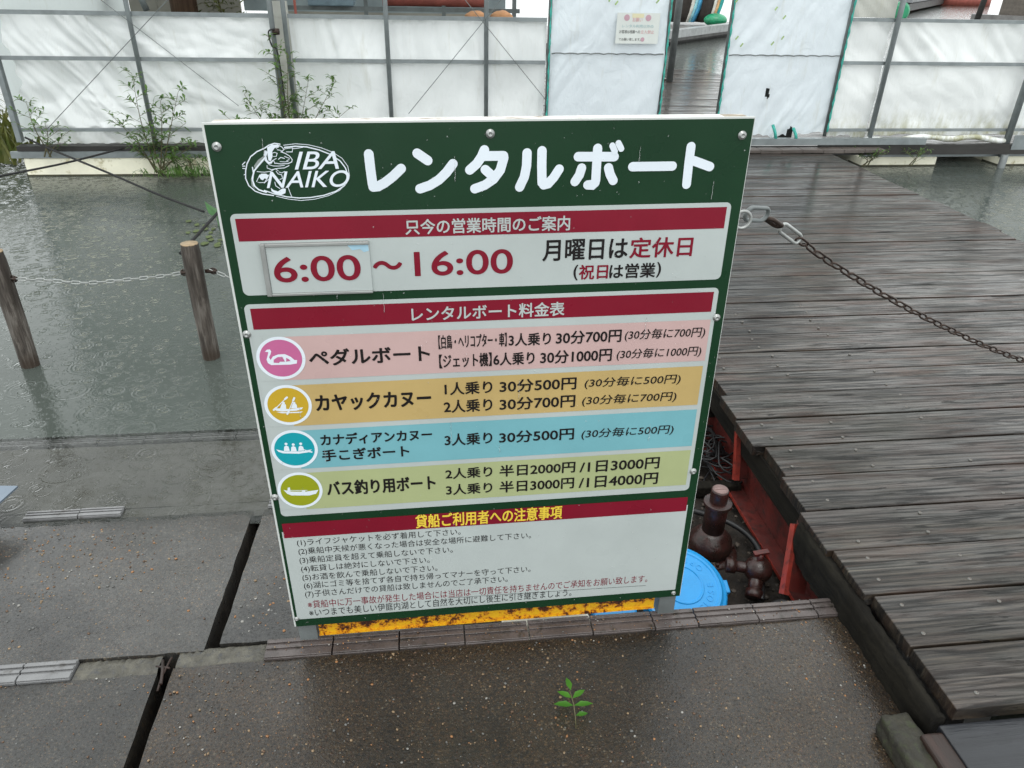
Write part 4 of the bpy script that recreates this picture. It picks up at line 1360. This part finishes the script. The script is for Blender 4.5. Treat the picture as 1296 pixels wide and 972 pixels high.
def weed(name, base, stems, label, cat, leafL=.07, mat='leaf', group=None):
    """stems: list of (tip offset, side branches)"""
    o = thing(name, label, cat, base, 0, group)
    sb, lb = MB(), MB()
    for tip, nb in stems:
        tip = Vector(tip)
        mid = tip * .5 + Vector((random.uniform(-.03, .03), random.uniform(-.02, .02), .02))
        path = smooth_path([Vector((random.uniform(-.03, .03), random.uniform(-.03, .03), 0)), mid, tip], 8)
        sb.tube(path, [max(.0015, .006 * (1 - k / len(path))) for k in range(len(path))], 5)
        for k in range(nb):
            t = .28 + .72 * k / max(1, nb - 1)
            p = path[min(len(path) - 1, int(t * (len(path) - 1)))]
            an = k * 2.4 + random.uniform(-.5, .5)
            L2 = (.16 * (1 - t) + .05) * random.uniform(.8, 1.3)
            bd = Vector((math.cos(an), math.sin(an) * .6, .55)).normalized()
            q = p + bd * L2
            sb.tube([p, q], .0014, 4)
            nl = random.randint(5, 9)
            for j in range(nl):
                f = .2 + .8 * j / (nl - 1)
                pp_ = p.lerp(q, f)
                dd = bd * .4 + Vector((random.uniform(-1, 1), random.uniform(-.8, .8), random.uniform(-.15, .5)))
                leaf(lb, pp_, dd, leafL * random.uniform(.7, 1.35), leafL * random.uniform(.24, .34), random.uniform(.15, .55))
    sb.build("stem", M['stem'], o)
    lb.build("foliage", M[mat], o)
    return o


weed("weed", (-2.73, 5.90, .10), [((-.03, -.02, .38), 8), ((.06, -.03, .24), 6), ((.12, -.02, .10), 5)], "small leafy weed at the left corner of the tarpaulin shelter", "weed", .055)
weed("weed", (-1.96, 5.88, -.02), [((-.04, -.02, .70), 13), ((.12, -.03, .52), 11), ((.25, -.02, .58), 11), ((-.22, -.03, .40), 10), ((.02, -.05, .35), 9), ((.32, -.06, .22), 8), ((-.12, -.06, .2), 8), ((.2, -.1, .12), 9), ((.4, -.05, .08), 8)], "tall willowy weed growing from the cream float left of the sign", "weed", .06)
weed("weed", (-.98, 5.90, .02), [((-.03, -.02, .88), 15), ((.06, -.02, .80), 13), ((.38, -.03, .62), 13), ((-.28, -.02, .52), 12), ((.18, -.02, .60), 11), ((-.42, -.03, .36), 10), ((.45, -.05, .42), 9), ((0, -.02, .5), 10)], "tallest willowy weed climbing the double steel post", "weed", .062)
weed("weed", (3.70, 5.93, -.02), [((0, -.02, .12), 6), ((.05, -.02, .08), 5), ((-.04, 0, .07), 5)], "small green weed beside the dark gap under the shelter", "weed", .04)
weed("weed", (4.12, 5.94, -.02), [((0, -.02, .12), 6), ((.03, 0, .07), 4)], "tiny weed tuft on the right hand cream float", "weed", .035)
# waterline grasses below the second weed
b = MB()
for i in range(260):
    x = -1.7 + random.gauss(0, .16); y = 5.82 + random.uniform(-.12, .08)
    leaf(b, Vector((x, y, -.02)), Vector((random.uniform(-.6, .6), random.uniform(-.5, .3), random.uniform(.3, 1))), random.uniform(.05, .16), .010, .3)
tag(b.build("waterline_grass", M['leaf']), "green grassy growth at the cream float's waterline", "grass", kind='stuff')
# reeds
b = MB()
for i in range(120):
    x = random.uniform(-3.5, -3.12); y = random.uniform(6.2, 6.7)
    h = random.uniform(.2, .62)
    p = Vector((x, y, -.03)); lean = Vector((random.uniform(-.4, .4), random.uniform(-.3, .2), 1)).normalized()
    pts = [p, p + lean * h * .5, p + lean * h * .85 + Vector((lean.x * .2, 0, 0)), p + lean * h + Vector((lean.x * .5, -.05, -.12))]
    w = .012
    vs = [(b.b.verts.new(q + Vector((-w * (1 - i_ / 3.2), 0, 0))), b.b.verts.new(q + Vector((w * (1 - i_ / 3.2), 0, 0)))) for i_, q in enumerate(pts)]
    for A, B in zip(vs, vs[1:]): b._f([A[0], A[1], B[1], B[0]], True)
tag(b.build("reed_bed", M['reed']), "yellow green reeds standing left of the shelter", "reeds", kind='stuff')
# seedling on the concrete
sp = onz(729, 922, 0)
sd = thing("seedling", "single bright green seedling with feathered leaflets on the brown concrete", "seedling", sp)
b = MB(); b.tube([(0, 0, 0), (0, .012, .018), (.0, .035, .03), (-.003, .068, .034)], .0011, 6); b.build("stem", M['stem'], sd)
b = MB()
for p, dx, dy, L, w in ((.068, -.12, 1, .034, .013), (.05, -.8, .55, .036, .014), (.05, .9, .55, .036, .014), (.034, -1, .18, .043, .015), (.034, 1, .02, .042, .014), (.012, 1, .1, .027, .012)):
    leaf(b, Vector((0, p, .024 + p * .12)), Vector((dx, dy, .12)), L, w, .12)
b.build("foliage", M['leafbr'], sd)
# lotus leaf, algae, ropes
b = MB()
c = onz(274, 274, .01)
pts = [c + Vector((.055 * math.cos(a) * (1 + .15 * math.sin(3 * a)), .07 * math.sin(a), .035 * math.cos(a * 2) + .06)) for a in [2 * math.pi * k / 18 for k in range(18)]]
cv = b.b.verts.new(c + Vector((0, 0, .03))); vs = [b.b.verts.new(p) for p in pts]
for i in range(18): b._f([cv, vs[i], vs[(i + 1) % 18]], True)
b.tube([c + Vector((0, 0, .03)), c + Vector((.01, .02, -.25))], .004, 6)
tag(b.build("lotus_leaf", M['lotus']), "green lotus leaf standing at the sign's left edge", "leaf")
b = MB()
for i in range(20):
    c = onz(random.gauss(262, 11), random.gauss(296, 9), WZ + .004 + i * .0001)
    b.poly([(c.x + random.uniform(.008, .026) * math.cos(a), c.y + random.uniform(.012, .04) * math.sin(a), c.z) for a in [2 * math.pi * k / 9 for k in range(9)]])
tag(b.build("algae_patch", M['algae']), "thin yellow green algae floating beside the sign", "algae", kind='stuff')
def rope(name, pts, r, label):
    b = MB(); b.tube(smooth_path(pts, 10), r, 7)
    return tag(b.build(name, M['rope']), label, "rope")
rope("mooring_rope", [ony(-40, 233, 5.4), ony(0, 223, 5.55), ony(80, 207, 5.75), ony(155, 188, 5.93)], .0075, "black rope running from the float out to the left edge")
rope("mooring_rope", [ony(32, 174, 5.93), ony(60, 187, 5.8), ony(140, 220, 5.35), ony(200, 246, 5.05), onz(258, 268, -.01)], .0075, "black rope slanting from the shelter corner into the water")
rope("mooring_rope", [ony(228, 321, 4.02), ony(240, 308, 4.12), ony(272, 273, 4.5), ony(300, 243, 4.85)], .009, "short black rope rising behind the sign by the lotus leaf")

# ================================================================== TARPAULIN SHELTER ON FLOATS
sh_ = thing("tarp_shelter", "floating shelter of white tarpaulin walls on grey pipe frames across the water", "shelter", (0, 6.1, 0))
YW = 6.1
def lp(x, y, z): return (x, y - YW, z)
def part(bm_, name, mat, **kw): return bm_.build(name, mat, sh_, **kw)
# posts
for x, ztop, zb, r in ((-2.0, 2.3, .16, .017), (-1.03, 2.3, .16, .019), (-.94, 2.3, .16, .017), (-.22, 2.3, .16, .017), (.51, 2.3, .16, .017), (3.74, 2.3, .14, .021), (5.005, 2.3, .03, .028), (6.3, 2.3, .05, .02)):
    b = MB(); b.tube([lp(x, 6.04, zb), lp(x, 6.04, ztop)], r, 14); part(b, "post", M['steel'])
b = MB(); b.bar(lp(-2.955, 6.05, .18), lp(-2.955, 6.05, 2.3), .05, .035); part(b, "post", M['steel'])
# rails
for x0, x1 in ((-2.95, -1.05), (-.92, .965)):
    for z, h in ((1.045, .028), (.752, .026), (.262, .024)):
        b = MB(); b.bar(lp(x0, 6.062, z), lp(x1, 6.062, z), .02, h); part(b, "rail", M['steel'])
for z, h in ((1.08, .026), (.768, .026), (.252, .022)):
    b = MB(); b.bar(lp(3.37, 6.07, z), lp(6.6, 6.07, z), .02, h); part(b, "rail", M['steel'])
for z0, y in ((2.26, 6.06), (1.13, 9.0)):
    b = MB(); b.bar(lp(-2.95, y, z0), lp(.97 if z0 < 2 else 3.4, y, z0), .03, .04); part(b, "rail", M['steel'])

def sheet(x0, x1, z0, z1, y, fn, mat, nx=70, nz=40, ragged=0, name="tarp_sheet", edge=None, holes=()):
    b = MB()
    g = []
    for i in range(nx + 1):
        col_ = []
        for j in range(nz + 1):
            u, v = i / nx, j / nz
            x = x0 + (x1 - x0) * u; z = z0 + (z1 - z0) * v
            if ragged: z += (1 - v) ** 3 * ragged * (noise.noise(Vector((x * 5, 1, 2))) + .5 * noise.noise(Vector((x * 17, 4, 2))))
            if edge: x += edge(z) * (1 - u) ** 6
            col_.append(b.b.verts.new(lp(x, y + fn(x, z, u, v), z)))
        g.append(col_)
    for i in range(nx):
        for j in range(nz):
            cx = x0 + (x1 - x0) * (i + .5) / nx; cz = z0 + (z1 - z0) * (j + .5) / nz
            if any(((cx - h[0]) / h[2]) ** 2 + ((cz - h[1]) / h[3]) ** 2 < 1 for h in holes): continue
            b._f([g[i][j], g[i + 1][j], g[i + 1][j + 1], g[i][j + 1]], True)
    return part(b, name, mat, recalc=False)

def crease(a, b, fa=12.0, fb=1.6, seed=0):
    w = .5 * noise.noise(Vector((a * 2.1, b * 2.1, seed)))
    n1 = noise.noise(Vector((a * fa + w * 2, b * fb, seed + 1.3))); n2 = noise.noise(Vector((a * fa * 2.3 + w, b * fb * 1.7, seed + 7.7)))
    return (1 - abs(n1) * 2.2) * .6 + .45 * (1 - abs(n2) * 2.2) * max(0, .4 + n1)
nz3 = lambda x, y, z: noise.noise(Vector((x, y, z)))
def folds_left(x, z, u, v):
    k = .25 + 1.0 * math.exp(-((u - .26) / .26) ** 2)
    a = x * .80 + z * .60; c = -x * .60 + z * .80
    f = .045 * k * crease(a, c, 8.5, 1.1, 1) + .05 * nz3(x * 2.2, z * 2.2, 1) + .014 * nz3(x * 7, z * 6, 2) + .016 * crease(x * .3 + z, x - z * .3, 6, 3, 9)
    if z > .262: f += .022 * math.sin(math.pi * min(1, (z - .262) / .49))
    else: f += .03 * crease(x, z, 7, 2, 4)
    return f + .012
def folds_c(x, z, u, v):
    top = 1.0 if z > .75 else .45
    return .012 + .026 * top * crease(x + .12 * z, z, 9, .9, 3) + .04 * nz3(x * 1.9, z * 1.9, 3) + .008 * nz3(x * 7, z * 5, 4) + .014 * math.sin(math.pi * min(1, max(0, (z - .262) / .49)))
def folds_r(x, z, u, v):
    k = 1.0 if z > .77 else .4
    a = x * .62 + z * .78; c = -x * .78 + z * .62
    return .012 + .045 * k * crease(a, c, 6.5, .9, 5) * (.4 + max(0, nz3(x * 1.2, z, 8) + .4)) + .045 * nz3(x * 1.8, z * 2.2, 3) + .010 * nz3(x * 6, z * 6, 4) + .012 * crease(z, x, 9, 1.5, 6) * max(0, .42 - z) * 3
def folds_door(x, z, u, v):
    a = x * .85 - z * .5; c = x * .5 + z * .85
    return .010 + .028 * nz3(x * 1.7, z * 1.5, 11) + .016 * crease(a, c, 7, 1.0, 2) * max(0, .3 + nz3(x * 1.6, z * 1.6, 13)) * 2 + .003 * nz3(x * 9, z * 9, 12)
edgeL = lambda z: .05 + .05 * nz3(z * 5, 2, 1) + .05 * nz3(z * 11, 5, 1) + (.14 * max(0, (.55 - z)))
sheet(-2.93, -1.06, .155, 1.035, 6.075, folds_left, M['tarp'], 130, 66, .02, edge=edgeL)
sheet(-1.06, -.92, .16, 1.14, 6.10, folds_c, M['tarp_gray'], 10, 40)
sheet(-.92, .97, .16, 1.035, 6.075, folds_c, M['tarp'], 120, 50, .01)
sheet(3.37, 3.735, .20, 1.07, 6.085, folds_r, M['tarp_al'], 30, 50, .06)
sheet(3.37, 3.735, 1.094, 1.5, 6.085, folds_r, M['tarp_gray'], 20, 20)
sheet(3.745, 6.5, .20, 1.068, 6.085, folds_r, M['tarp_al'], 150, 56, .02)
# folded hem bundle under the right wall
b = MB(); pts = [lp(3.62 + i * .1, 6.05 - .01 * math.sin(i), .196 + .012 * math.sin(i * 1.3) - .004 * abs(i - 8)) for i in range(15)]
b.tube(pts, [.018 + .008 * abs(math.sin(i * .9)) for i in range(15)], 9); part(b, "tarp_hem", M['tarp_al'])
# doors
for x0, x1, hl in ((.99, 1.905, ()), (2.395, 3.355, ((2.785, .545, .016, .032), (2.792, .515, .022, .016), (3.05, .225, .03, .05)))):
    sheet(x0, x1, .215, 2.2, 6.06, folds_door, M['door'], 90, 150, .05 if x0 > 2 else .015, "door_sheet", holes=hl)
    for x in (x0, x1):
        b = MB()
        b.tube([lp(x + .0022 * math.sin(i * 2.2), 6.045, .24 + i * .028) for i in range(70)], [.0065 + .003 * math.sin(i * 1.7) for i in range(70)], 6); part(b, "door_lacing", M['lace'])
        b = MB(); b.tube([lp(x, 6.075, .2), lp(x, 6.075, 2.25)], .014, 10); part(b, "door_post", M['steel_dk'])
    b = MB()
    n_ = 26
    zs = .815
    b.tube([lp(x0 + .02 + (x1 - x0 - .04) * i / n_, 6.058 + folds_door(x0, zs, 0, 0) - .012 + .004 * (i % 2), zs + .006 * abs(math.sin(i * math.pi / 3))) for i in range(n_ + 1)], .0045, 5)
    part(b, "seam", M['steel_dk'])
for u, v0, v1 in ((978, 158, 177), (1004, 162, 178)):
    b = MB(); b.tube([ony(u, v0, 6.03) - Vector((0, YW, 0)), ony(u + 3, (v0 + v1) / 2, 6.0) - Vector((0, YW, 0)), ony(u + 4, v1, 6.0) - Vector((0, YW, 0))], .012, 6); part(b, "door_lacing", M['lace'])
b = MB(); b.box(2.68, 2.90, .08, .085, .42, .66); part(b, "hole_shade_sheet", M['hole_shade'])  # added dark sheets behind both door holes, so the tears look shaded
b = MB(); b.box(2.98, 3.12, .08, .085, .17, .30); part(b, "hole_shade_sheet", M['hole_shade'])
# green tape scraps on the doors
tapes = [ony(*p, 6.045) for p in ((980, 13), (990, 24), (930, 50), (936, 59), (975, 57), (988, 50), (930, 3), (770, 2), (778, 6), (830, 4))]
M['tape'] = simple("pale green tape", (.30, .42, .18), .5)
for p in tapes:
    a = random.uniform(-1, 1)
    b = MB(); b.bar(Vector(p) - Vector((0, YW + .012, 0)), Vector(p) - Vector((0, YW + .012, 0)) + Vector((.02 * math.cos(a), 0, .025)), .001, .012); part(b, "tape_scrap", M['tape'])
# bracing wires, clamp and cable on the double post
for a, c, r in (((212, 0), (60, 163), .0026), ((120, -6), (302, 134), .0022), ((634, 0), (517, 144), .0026), ((587, -2), (692, 128), .0026)):
    b = MB(); pa_, pc_ = ony(*a, 6.02), ony(*c, 6.02); d_ = pa_ - pc_; pa_ = pa_ + d_ * .8
    b.tube([pa_ - Vector((0, YW, 0)), pc_ - Vector((0, YW, 0))], r, 6); part(b, "bracing_wire", M['steel_dk'])
b = MB()
q = ony(349, 40, 6.01) - Vector((0, YW, 0))
b.lathe([(.026, -.02), (.028, 0), (.026, .02)], 12, Matrix.Translation(q)); part(b, "pipe_clamp", M['dkchain'])
b = MB(); b.tube(smooth_path([q + Vector((0, -.03, .02)), q + Vector((-.045, -.03, .0)), q + Vector((-.035, -.03, -.09)), q + Vector((.0, -.03, -.14)), q + Vector((.012, -.03, -.5))], 8), .006, 6); part(b, "cable_loop", M['cable'])
# raft: beams, planks, floats
b = MB(); b.box(-3.0, .98, -.16, -.13, .082, .128); part(b, "raft_beam", M['steel'])
b = MB(); b.box(-2.95, .98, -.15, -.06, .130, .165); part(b, "edge_plank", M['blackwood'])
b = MB(); b.box(.98, 4.22, -.12, -.06, .148, .198); part(b, "sill_beam", M['steel'])
b = MB(); b.box(3.3, 6.6, -.10, -.05, .062, .146); part(b, "edge_plank", M['blackwood'])
b = MB(); b.box(3.72, 6.6, -.045, -.005, .032, .062); part(b, "raft_beam", M['steel'])
b = MB()
for k in range(9):
    b.box(2.2 + k * .18, 2.2 + k * .18 + .178, -.21 + .006 * nz3(k, 0, 0), -.10, .098 + .002 * (k % 3), .128 + .003 * nz3(k * 2, 4, 0))
part(b, "sill_plank", M['brownwood'], bevel=.004)
def flt(x0, x1, y0, z1):
    b = MB(); b.box(x0, x1, y0, y0 + 1.0, -.25, z1); o = part(b, "float", M['float'], bevel=.015)
    b = MB(); b.box(x0 - .002, x1 + .002, y0 - .004, y0 + .2, -.09, WZ + .010); s_ = b.build("slime_line", M['slime'], o)
for x0, x1 in ((-2.93, -1.765), (-1.745, -.6), (-.58, .6)): flt(x0, x1, -.15, .081)
for x0, x1 in ((3.74, 4.44), (5.02, 6.4)): flt(x0, x1, -.02, .030)
b = MB(); b.tube([lp(4.99, 5.99, .06), lp(4.99, 5.99, -.3)], .03, 12); part(b, "float_post", M['steel_dk'])
b = MB(); b.box(5.03, 5.17, -.105, -.101, .10, .22); part(b, "junction_plate", M['steel'])
# floor inside and out of the back
b = MB()
for i in range(34):
    y0 = 6.2 + i * .16
    xe = 6.5 if y0 < 7.6 else 4.6
    if y0 + .16 > 10.9: xe = 4.3
    b.box(-2.95 if y0 < 9 else 1.2, xe + random.uniform(-.02, .02), y0 + .002 - YW, y0 + .156 - YW, .06, .098 + random.uniform(-.003, .002))
part(b, "floor", M['deck2'])
b = MB(); b.bar(lp(2.9, 10.5, .11), lp(3.35, 10.42, .11), .12, .02); part(b, "floor_plank", M['brownwood'])
# upper film, roof, back and side walls
def folds_film(x, z, u, v): return .02 * nz3(x * 1.5, z * 1.5, 2)
sheet(-2.95, .97, 1.28, 2.26, 6.085, folds_film, M['film'], 40, 16, name="upper_film")
b = MB()
for i in range(13):
    pass
n_ = 16
prof = [(6.06 + (9.04 - 6.06) * i / n_, 2.28 + .75 * math.sin(math.pi * i / n_)) for i in range(n_ + 1)]
for i in range(n_):
    a, c = prof[i], prof[i + 1]
    b.quad(lp(-3.0, a[0], a[1]), lp(1.0, a[0], a[1]), lp(1.0, c[0], c[1]), lp(-3.0, c[0], c[1]))
part(b, "roof_film", M['film'])
for x in (-2.95, -2.0, -.98, .0, .98):
    b = MB(); b.tube([lp(x, p[0], p[1] - .02) for p in prof], .014, 8); part(b, "roof_hoop", M['steel'])
b = MB(); b.quad(lp(-2.96, 6.08, .16), lp(-2.96, 9.0, .16), lp(-2.96, 9.0, 2.3), lp(-2.96, 6.08, 2.3)); part(b, "side_film", M['film'])
b = MB()
for i in range(4):
    b.box(-2.95 + i * .28, -2.95 + i * .28 + .276, 2.9, 2.94, .1, 2.28)
part(b, "back_panel", M['beige'])
b = MB(); b.box(-1.5, .97, 2.9, 2.92, .1, .93); part(b, "back_panel", M['beige'])
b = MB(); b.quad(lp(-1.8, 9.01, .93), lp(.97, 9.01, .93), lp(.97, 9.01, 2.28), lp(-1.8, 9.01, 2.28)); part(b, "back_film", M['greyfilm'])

# notice on the left door
nm = Matrix.Translation(ony(807, 36, 6.04))
no = thing("notice", "small white paper notice pinned high on the left tarpaulin door", "notice", ony(807, 36, 6.035))
b = MB(); b.box(-.165, .165, -.002, 0, -.105, .105); b.build("paper", M['paper'], no)
def small_text(body, x, z, w, h, mat):
    cu = bpy.data.curves.new("t", 'FONT'); cu.body = body; cu.size = 1
    o = bpy.data.objects.new("t", cu); COL.objects.link(o)
    me = bpy.data.meshes.new_from_object(o.evaluated_get(bpy.context.evaluated_depsgraph_get()))
    bpy.data.objects.remove(o); bpy.data.curves.remove(cu)
    xs = [v.co.x for v in me.vertices]; ys = [v.co.y for v in me.vertices]
    for v in me.vertices:
        v.co = Vector((x + (v.co.x - min(xs)) / (max(xs) - min(xs)) * w, -.0035, z + (v.co.y - min(ys)) / (max(ys) - min(ys)) * h))
    link_mesh("lettering", me, mat, no)
tl_, rd_ = flatcol("teal ink", (.3, .46, .48)), flatcol("faded red ink", (.6, .28, .29))
small_text("お願い", -.045, .045, .075, .028, rd_)
small_text("レンタル利用以外の", -.12, .005, .24, .022, tl_)
small_text("お客様は桟橋への", -.14, -.035, .16, .024, M['ink'])
small_text("立入禁止", .025, -.035, .105, .024, rd_)
small_text("でお願い致します。", -.14, -.085, .17, .02, M['ink'])
b = MB()
bm_pts = lambda cx, cz, rx, rz: [(cx + rx * math.cos(a), -.003, cz + rz * math.sin(a)) for a in [2 * math.pi * k / 20 for k in range(20)]]
for cx, cz, rx in ((-.09, .072, .022), (.075, .072, .022), (.045, -.075, .015)):
    b._f([b.b.verts.new(p) for p in bm_pts(cx, cz, rx, rx)])
b.build("printed_spot", flatcol("plum print", (.5, .32, .37)), no)
b = MB(); b._f([b.b.verts.new(p) for p in [(-.05, -.0028, .072), (.04, -.0028, .072), (.04, -.0028, .1), (-.05, -.0028, .1)]]); b.build("printed_spot", flatcol("yellow print", (.66, .62, .42)), no)

# ---- things seen over the left wall
b = MB(); b.tube([(-2.30, 8.6, .1), (-2.30, 8.6, 2.3)], .13, 14); tag(b.build("timber_post", M['trunk']), "thick dark brown timber post inside the shelter", "post")
b = MB()
for i in range(420):
    p = Vector((-1.98 + random.gauss(0, .14), 8.7 + random.gauss(0, .12), .3 + random.random() * 1.5))
    leaf(b, p, Vector((random.uniform(-1, 1), random.uniform(-1, .4), random.uniform(-.2, .9))), random.uniform(.06, .12), .035, .3)
bo = thing("shrub", "yellow green bush beside the brown timber post in the shelter", "shrub", (-1.98, 8.7, .1))
o = b.build("foliage", M['reed'], bo); o.location = -Vector(bo.location)
b = MB(); b.tube([(0, 0, 0), (.02, .01, .6), (-.03, .0, 1.3)], [.02, .015, .006], 6); b.build("stem", M['stem'], bo)
b = MB(); c = ony(95, 4, 8.4)
pts = [c + Vector((-.25, 0, -.15)), c + Vector((-.18, 0, .05)), c + Vector((0, 0, .16)), c + Vector((.2, 0, .2)), c + Vector((.32, 0, .1))]
b.tube(smooth_path(pts, 5), [.07] * 21, 9); b.tube([c + Vector((.1, -.05, -.2)), c + Vector((.16, 0, .3))], .09, 9)
tag(b.build("canvas_bag", simple("grey canvas", (.12, .12, .11), .8)), "dark grey canvas bundle hanging inside the shelter's left end", "bundle")
b = MB(); b.tube([ony(178, -3, 8.2), ony(186, 14, 8.2)], .03, 8); tag(b.build("pipe", M['steel_dk']), "short grey pipe end inside the shelter", "pipe")
rk = thing("storage_rack", "grey steel rack holding rolled mats behind the middle tarpaulin", "rack", (-.1, 7.6, .1))
b = MB()
for z in (.83, .93):
    b.bar((-1.2, 0, z), (1.05, 0, z), .04, .035)
b.build("shelf", M['steel_dk'], rk)
for x in (-1.15, -.35, .35, 1.0):
    b = MB(); b.bar((x, 0, 0), (x, 0, 1.3), .035, .035); b.build("leg", M['steel_dk'], rk)
b = MB(); b.tube([(-.3, 7.62, 1.115), (.62, 7.62, 1.115)], .062, 14); tag(b.build("rolled_mat", M['redcloth']), "dull red brown rolled mat lying along the rack", "mat")
for x, m_, r, l_ in ((.55, 'orangecloth', .05, "small orange bundle left of its pair on the rack"), (.78, 'orangecloth', .055, "small orange bundle nearest the left door on the rack")):
    b = MB(); bmesh.ops.create_icosphere(b.b, subdivisions=3, radius=1)
    for v in b.b.verts: v.co = Vector((v.co.x * .1, v.co.y * .06, v.co.z * r)) * (1 + .15 * noise.noise(v.co * 2 + Vector((x, 0, 0))))
    for f in b.b.faces: f.smooth = True
    tag(b.build("cloth_bundle", M[m_], None, (x - .02, 7.36, .99)), l_, "bundle")
b = MB(); b.box(-.95, -.55, 7.5, 7.75, 1.05, 1.35); tag(b.build("storage_box", simple("blue grey box", (.16, .22, .26), .4), bevel=.01), "blue grey box standing on the steel rack", "box")
b = MB(); b.bar((-.92, 6.5, .1), (-.92, 6.5, 2.2), .06, .012); tag(b.build("plank", M['redcloth'], bevel=.002), "narrow faded red board upright behind the double post", "board")

# ---- seen through the doorway and beyond the right wall
b = MB(); b.tube([onz(847, 103, .1), onz(847, 103, .1) + Vector((0.03, 0, 2.4))], .045, 12)
tag(b.build("dock_pole", M['steel_dk']), "dark steel pole seen through the doorway", "pole")
dk = thing("floating_dock", "far floating dock with curved rim seen through the doorway", "dock", (6.5, 20, 0))
a0, a1 = onz(838, 52, .06), onz(925, 40, .06)
dn = (a1 - a0).normalized(); sd_ = Vector((-dn.y, dn.x, 0))
A, B = a0 - dn * 3, a1 + dn * 3
b = MB()
m_ = (A + B) / 2 + sd_ * 2.2
b.bar(A + sd_ * 1.9 - Vector(dk.location), B + sd_ * 1.9 - Vector(dk.location), 3.6, .12)
b.build("dock_deck", M['dockgrey'], dk)
b = MB(); b.bar(A + Vector((0, 0, .12)) - Vector(dk.location), B + Vector((0, 0, .12)) - Vector(dk.location), .22, .16); b.build("rim", simple("pale rim", (.3, .31, .31), .4), dk)
b = MB(); b.bar(A + sd_ * .8 + Vector((0, 0, -.12)) - Vector(dk.location), B + sd_ * .8 + Vector((0, 0, -.12)) - Vector(dk.location), 1.2, .16); b.build("float", M['blackwood'], dk)
def boat(px, py, label, hull_cols):
    p = ony(px, py, 21.5)
    o = thing("rental_boat", label, "boat", (p.x, p.y, .15), rad(12), "boats stacked on their sides on the far dock")
    n_ = 12
    for ci, (m, r0, r1) in enumerate(hull_cols):
        b = MB()
        rings = []
        for i in range(n_ + 1):
            t = i / n_
            zz = 2.4 * t
            ww = (1 - (2 * t - .75) ** 2 * .45)
            rings.append([b.b.verts.new((r * ww, -.2 + .5 * (1 - ww) + dy, zz + .05)) for r, dy in ((r0, 0), (r1, .02), (r1, .5), (r0, .5))])
        for A_, B_ in zip(rings, rings[1:]):
            for q in range(4): b._f([A_[q], A_[(q + 1) % 4], B_[(q + 1) % 4], B_[q]], True)
        b._f(rings[0]); b._f(rings[-1])
        b.build("hull", M[m], o)
    return o
boat(858, 20, "left boat on the far dock with white and blue hull", [('hulldark', -.18, .30), ('hullwhite', .302, .42), ('hullcyan', .422, .52), ('hullblue', .522, .66)])
boat(888, 20, "right boat on the far dock with white, orange and teal hull", [('hulldark', -.05, .25), ('hullwhite', .252, .36), ('hullorange', .362, .45), ('hullteal', .452, .56)])
b = MB(); p = ony(905, 28, 20.8); bmesh.ops.create_icosphere(b.b, subdivisions=3, radius=1)
for v in b.b.verts: v.co = Vector((v.co.x * .3, v.co.y * .3, v.co.z * .16))
tag(b.build("green_cover", M['greenplastic'], None, (p.x, p.y, .3)), "green plastic tub beside the boats on the far dock", "tub")
# right hand far dock
d2 = thing("floating_dock", "long low dock far across the water above the right wall", "dock", (24, 36, 0))
a0, a1 = onz(1137, 13, .1), onz(1215, -2, .1)
b = MB(); a1b = a0 + (a1 - a0) * 1.0
b.bar(a0 + Vector((0, 1, .35)) - Vector(d2.location), a1b + Vector((0, 1, .35)) - Vector(d2.location), 2.0, .12); b.build("dock_deck", simple("pale dock boards", (.2, .21, .22), .5), d2)
b = MB(); b.bar(a0 + Vector((0, .6, .08)) - Vector(d2.location), a1b + Vector((0, .6, .08)) - Vector(d2.location), 1.2, .3); b.build("float", M['blackwood'], d2)
b = MB(); p = onz(1233, 27, -.03); b.tube([p - Vector((0, 0, 1)), p + Vector((.4, 0, 3.5))], .11, 10); tag(b.build("mooring_pole", M['blackwood']), "dark pole standing in the far water at the upper right", "pole")
p = onz(1262, 24, 0)
hs_ = thing("boathouse", "brown boathouse corner at the upper right edge", "boathouse", (p.x, p.y, 0), -rad(40))
b = MB(); b.box(0, 6, 0, 5, -.2, 3.2); b.build("wall", M['brown'], hs_)
b = MB(); b.box(-.3, 6.3, -.3, 5.3, 3.2, 3.4); b.build("roof", M['dockgrey'], hs_)
b = MB(); b.box(-.9, 4, -.5, -.05, -.2, .15); b.build("deck_edge", M['dockgrey'], hs_)
b = MB(); b.lathe([(.05, -.06), (.075, -.04), (.075, .04), (.05, .06)], 18, Matrix.Rotation(math.pi / 2, 4, 'X'))
tag(b.build("green_float", M['greenplastic'], None, ony(1137, 15, 6.4)), "round green float hung behind the right wall's post", "float")
for px, py, l_ in ((1165, -4, "red boat hull far off beside the long dock"), (1222, 0, "small red boat far off near the dark pole")):
    p = onz(px, py + 6, 0)
    o = thing("red_boat", l_, "boat", (p.x, p.y, 0))
    b = MB()
    L_ = 1.6
    secs = []
    for i in range(9):
        t = i / 8 * 2 - 1
        w_ = .5 * (1 - t ** 4) + .02
        secs.append([b.b.verts.new((t * L_, -w_, .5 + .1 * t * t)), b.b.verts.new((t * L_, -w_ * .6, -.1)), b.b.verts.new((t * L_, w_ * .6, -.1)), b.b.verts.new((t * L_, w_, .5 + .1 * t * t))])
    for A_, B_ in zip(secs, secs[1:]):
        for q in range(4): b._f([A_[q], A_[(q + 1) % 4], B_[(q + 1) % 4], B_[q]], True)
    b._f(secs[0]); b._f(secs[-1])
    b.build("hull", M['redcloth'], o)
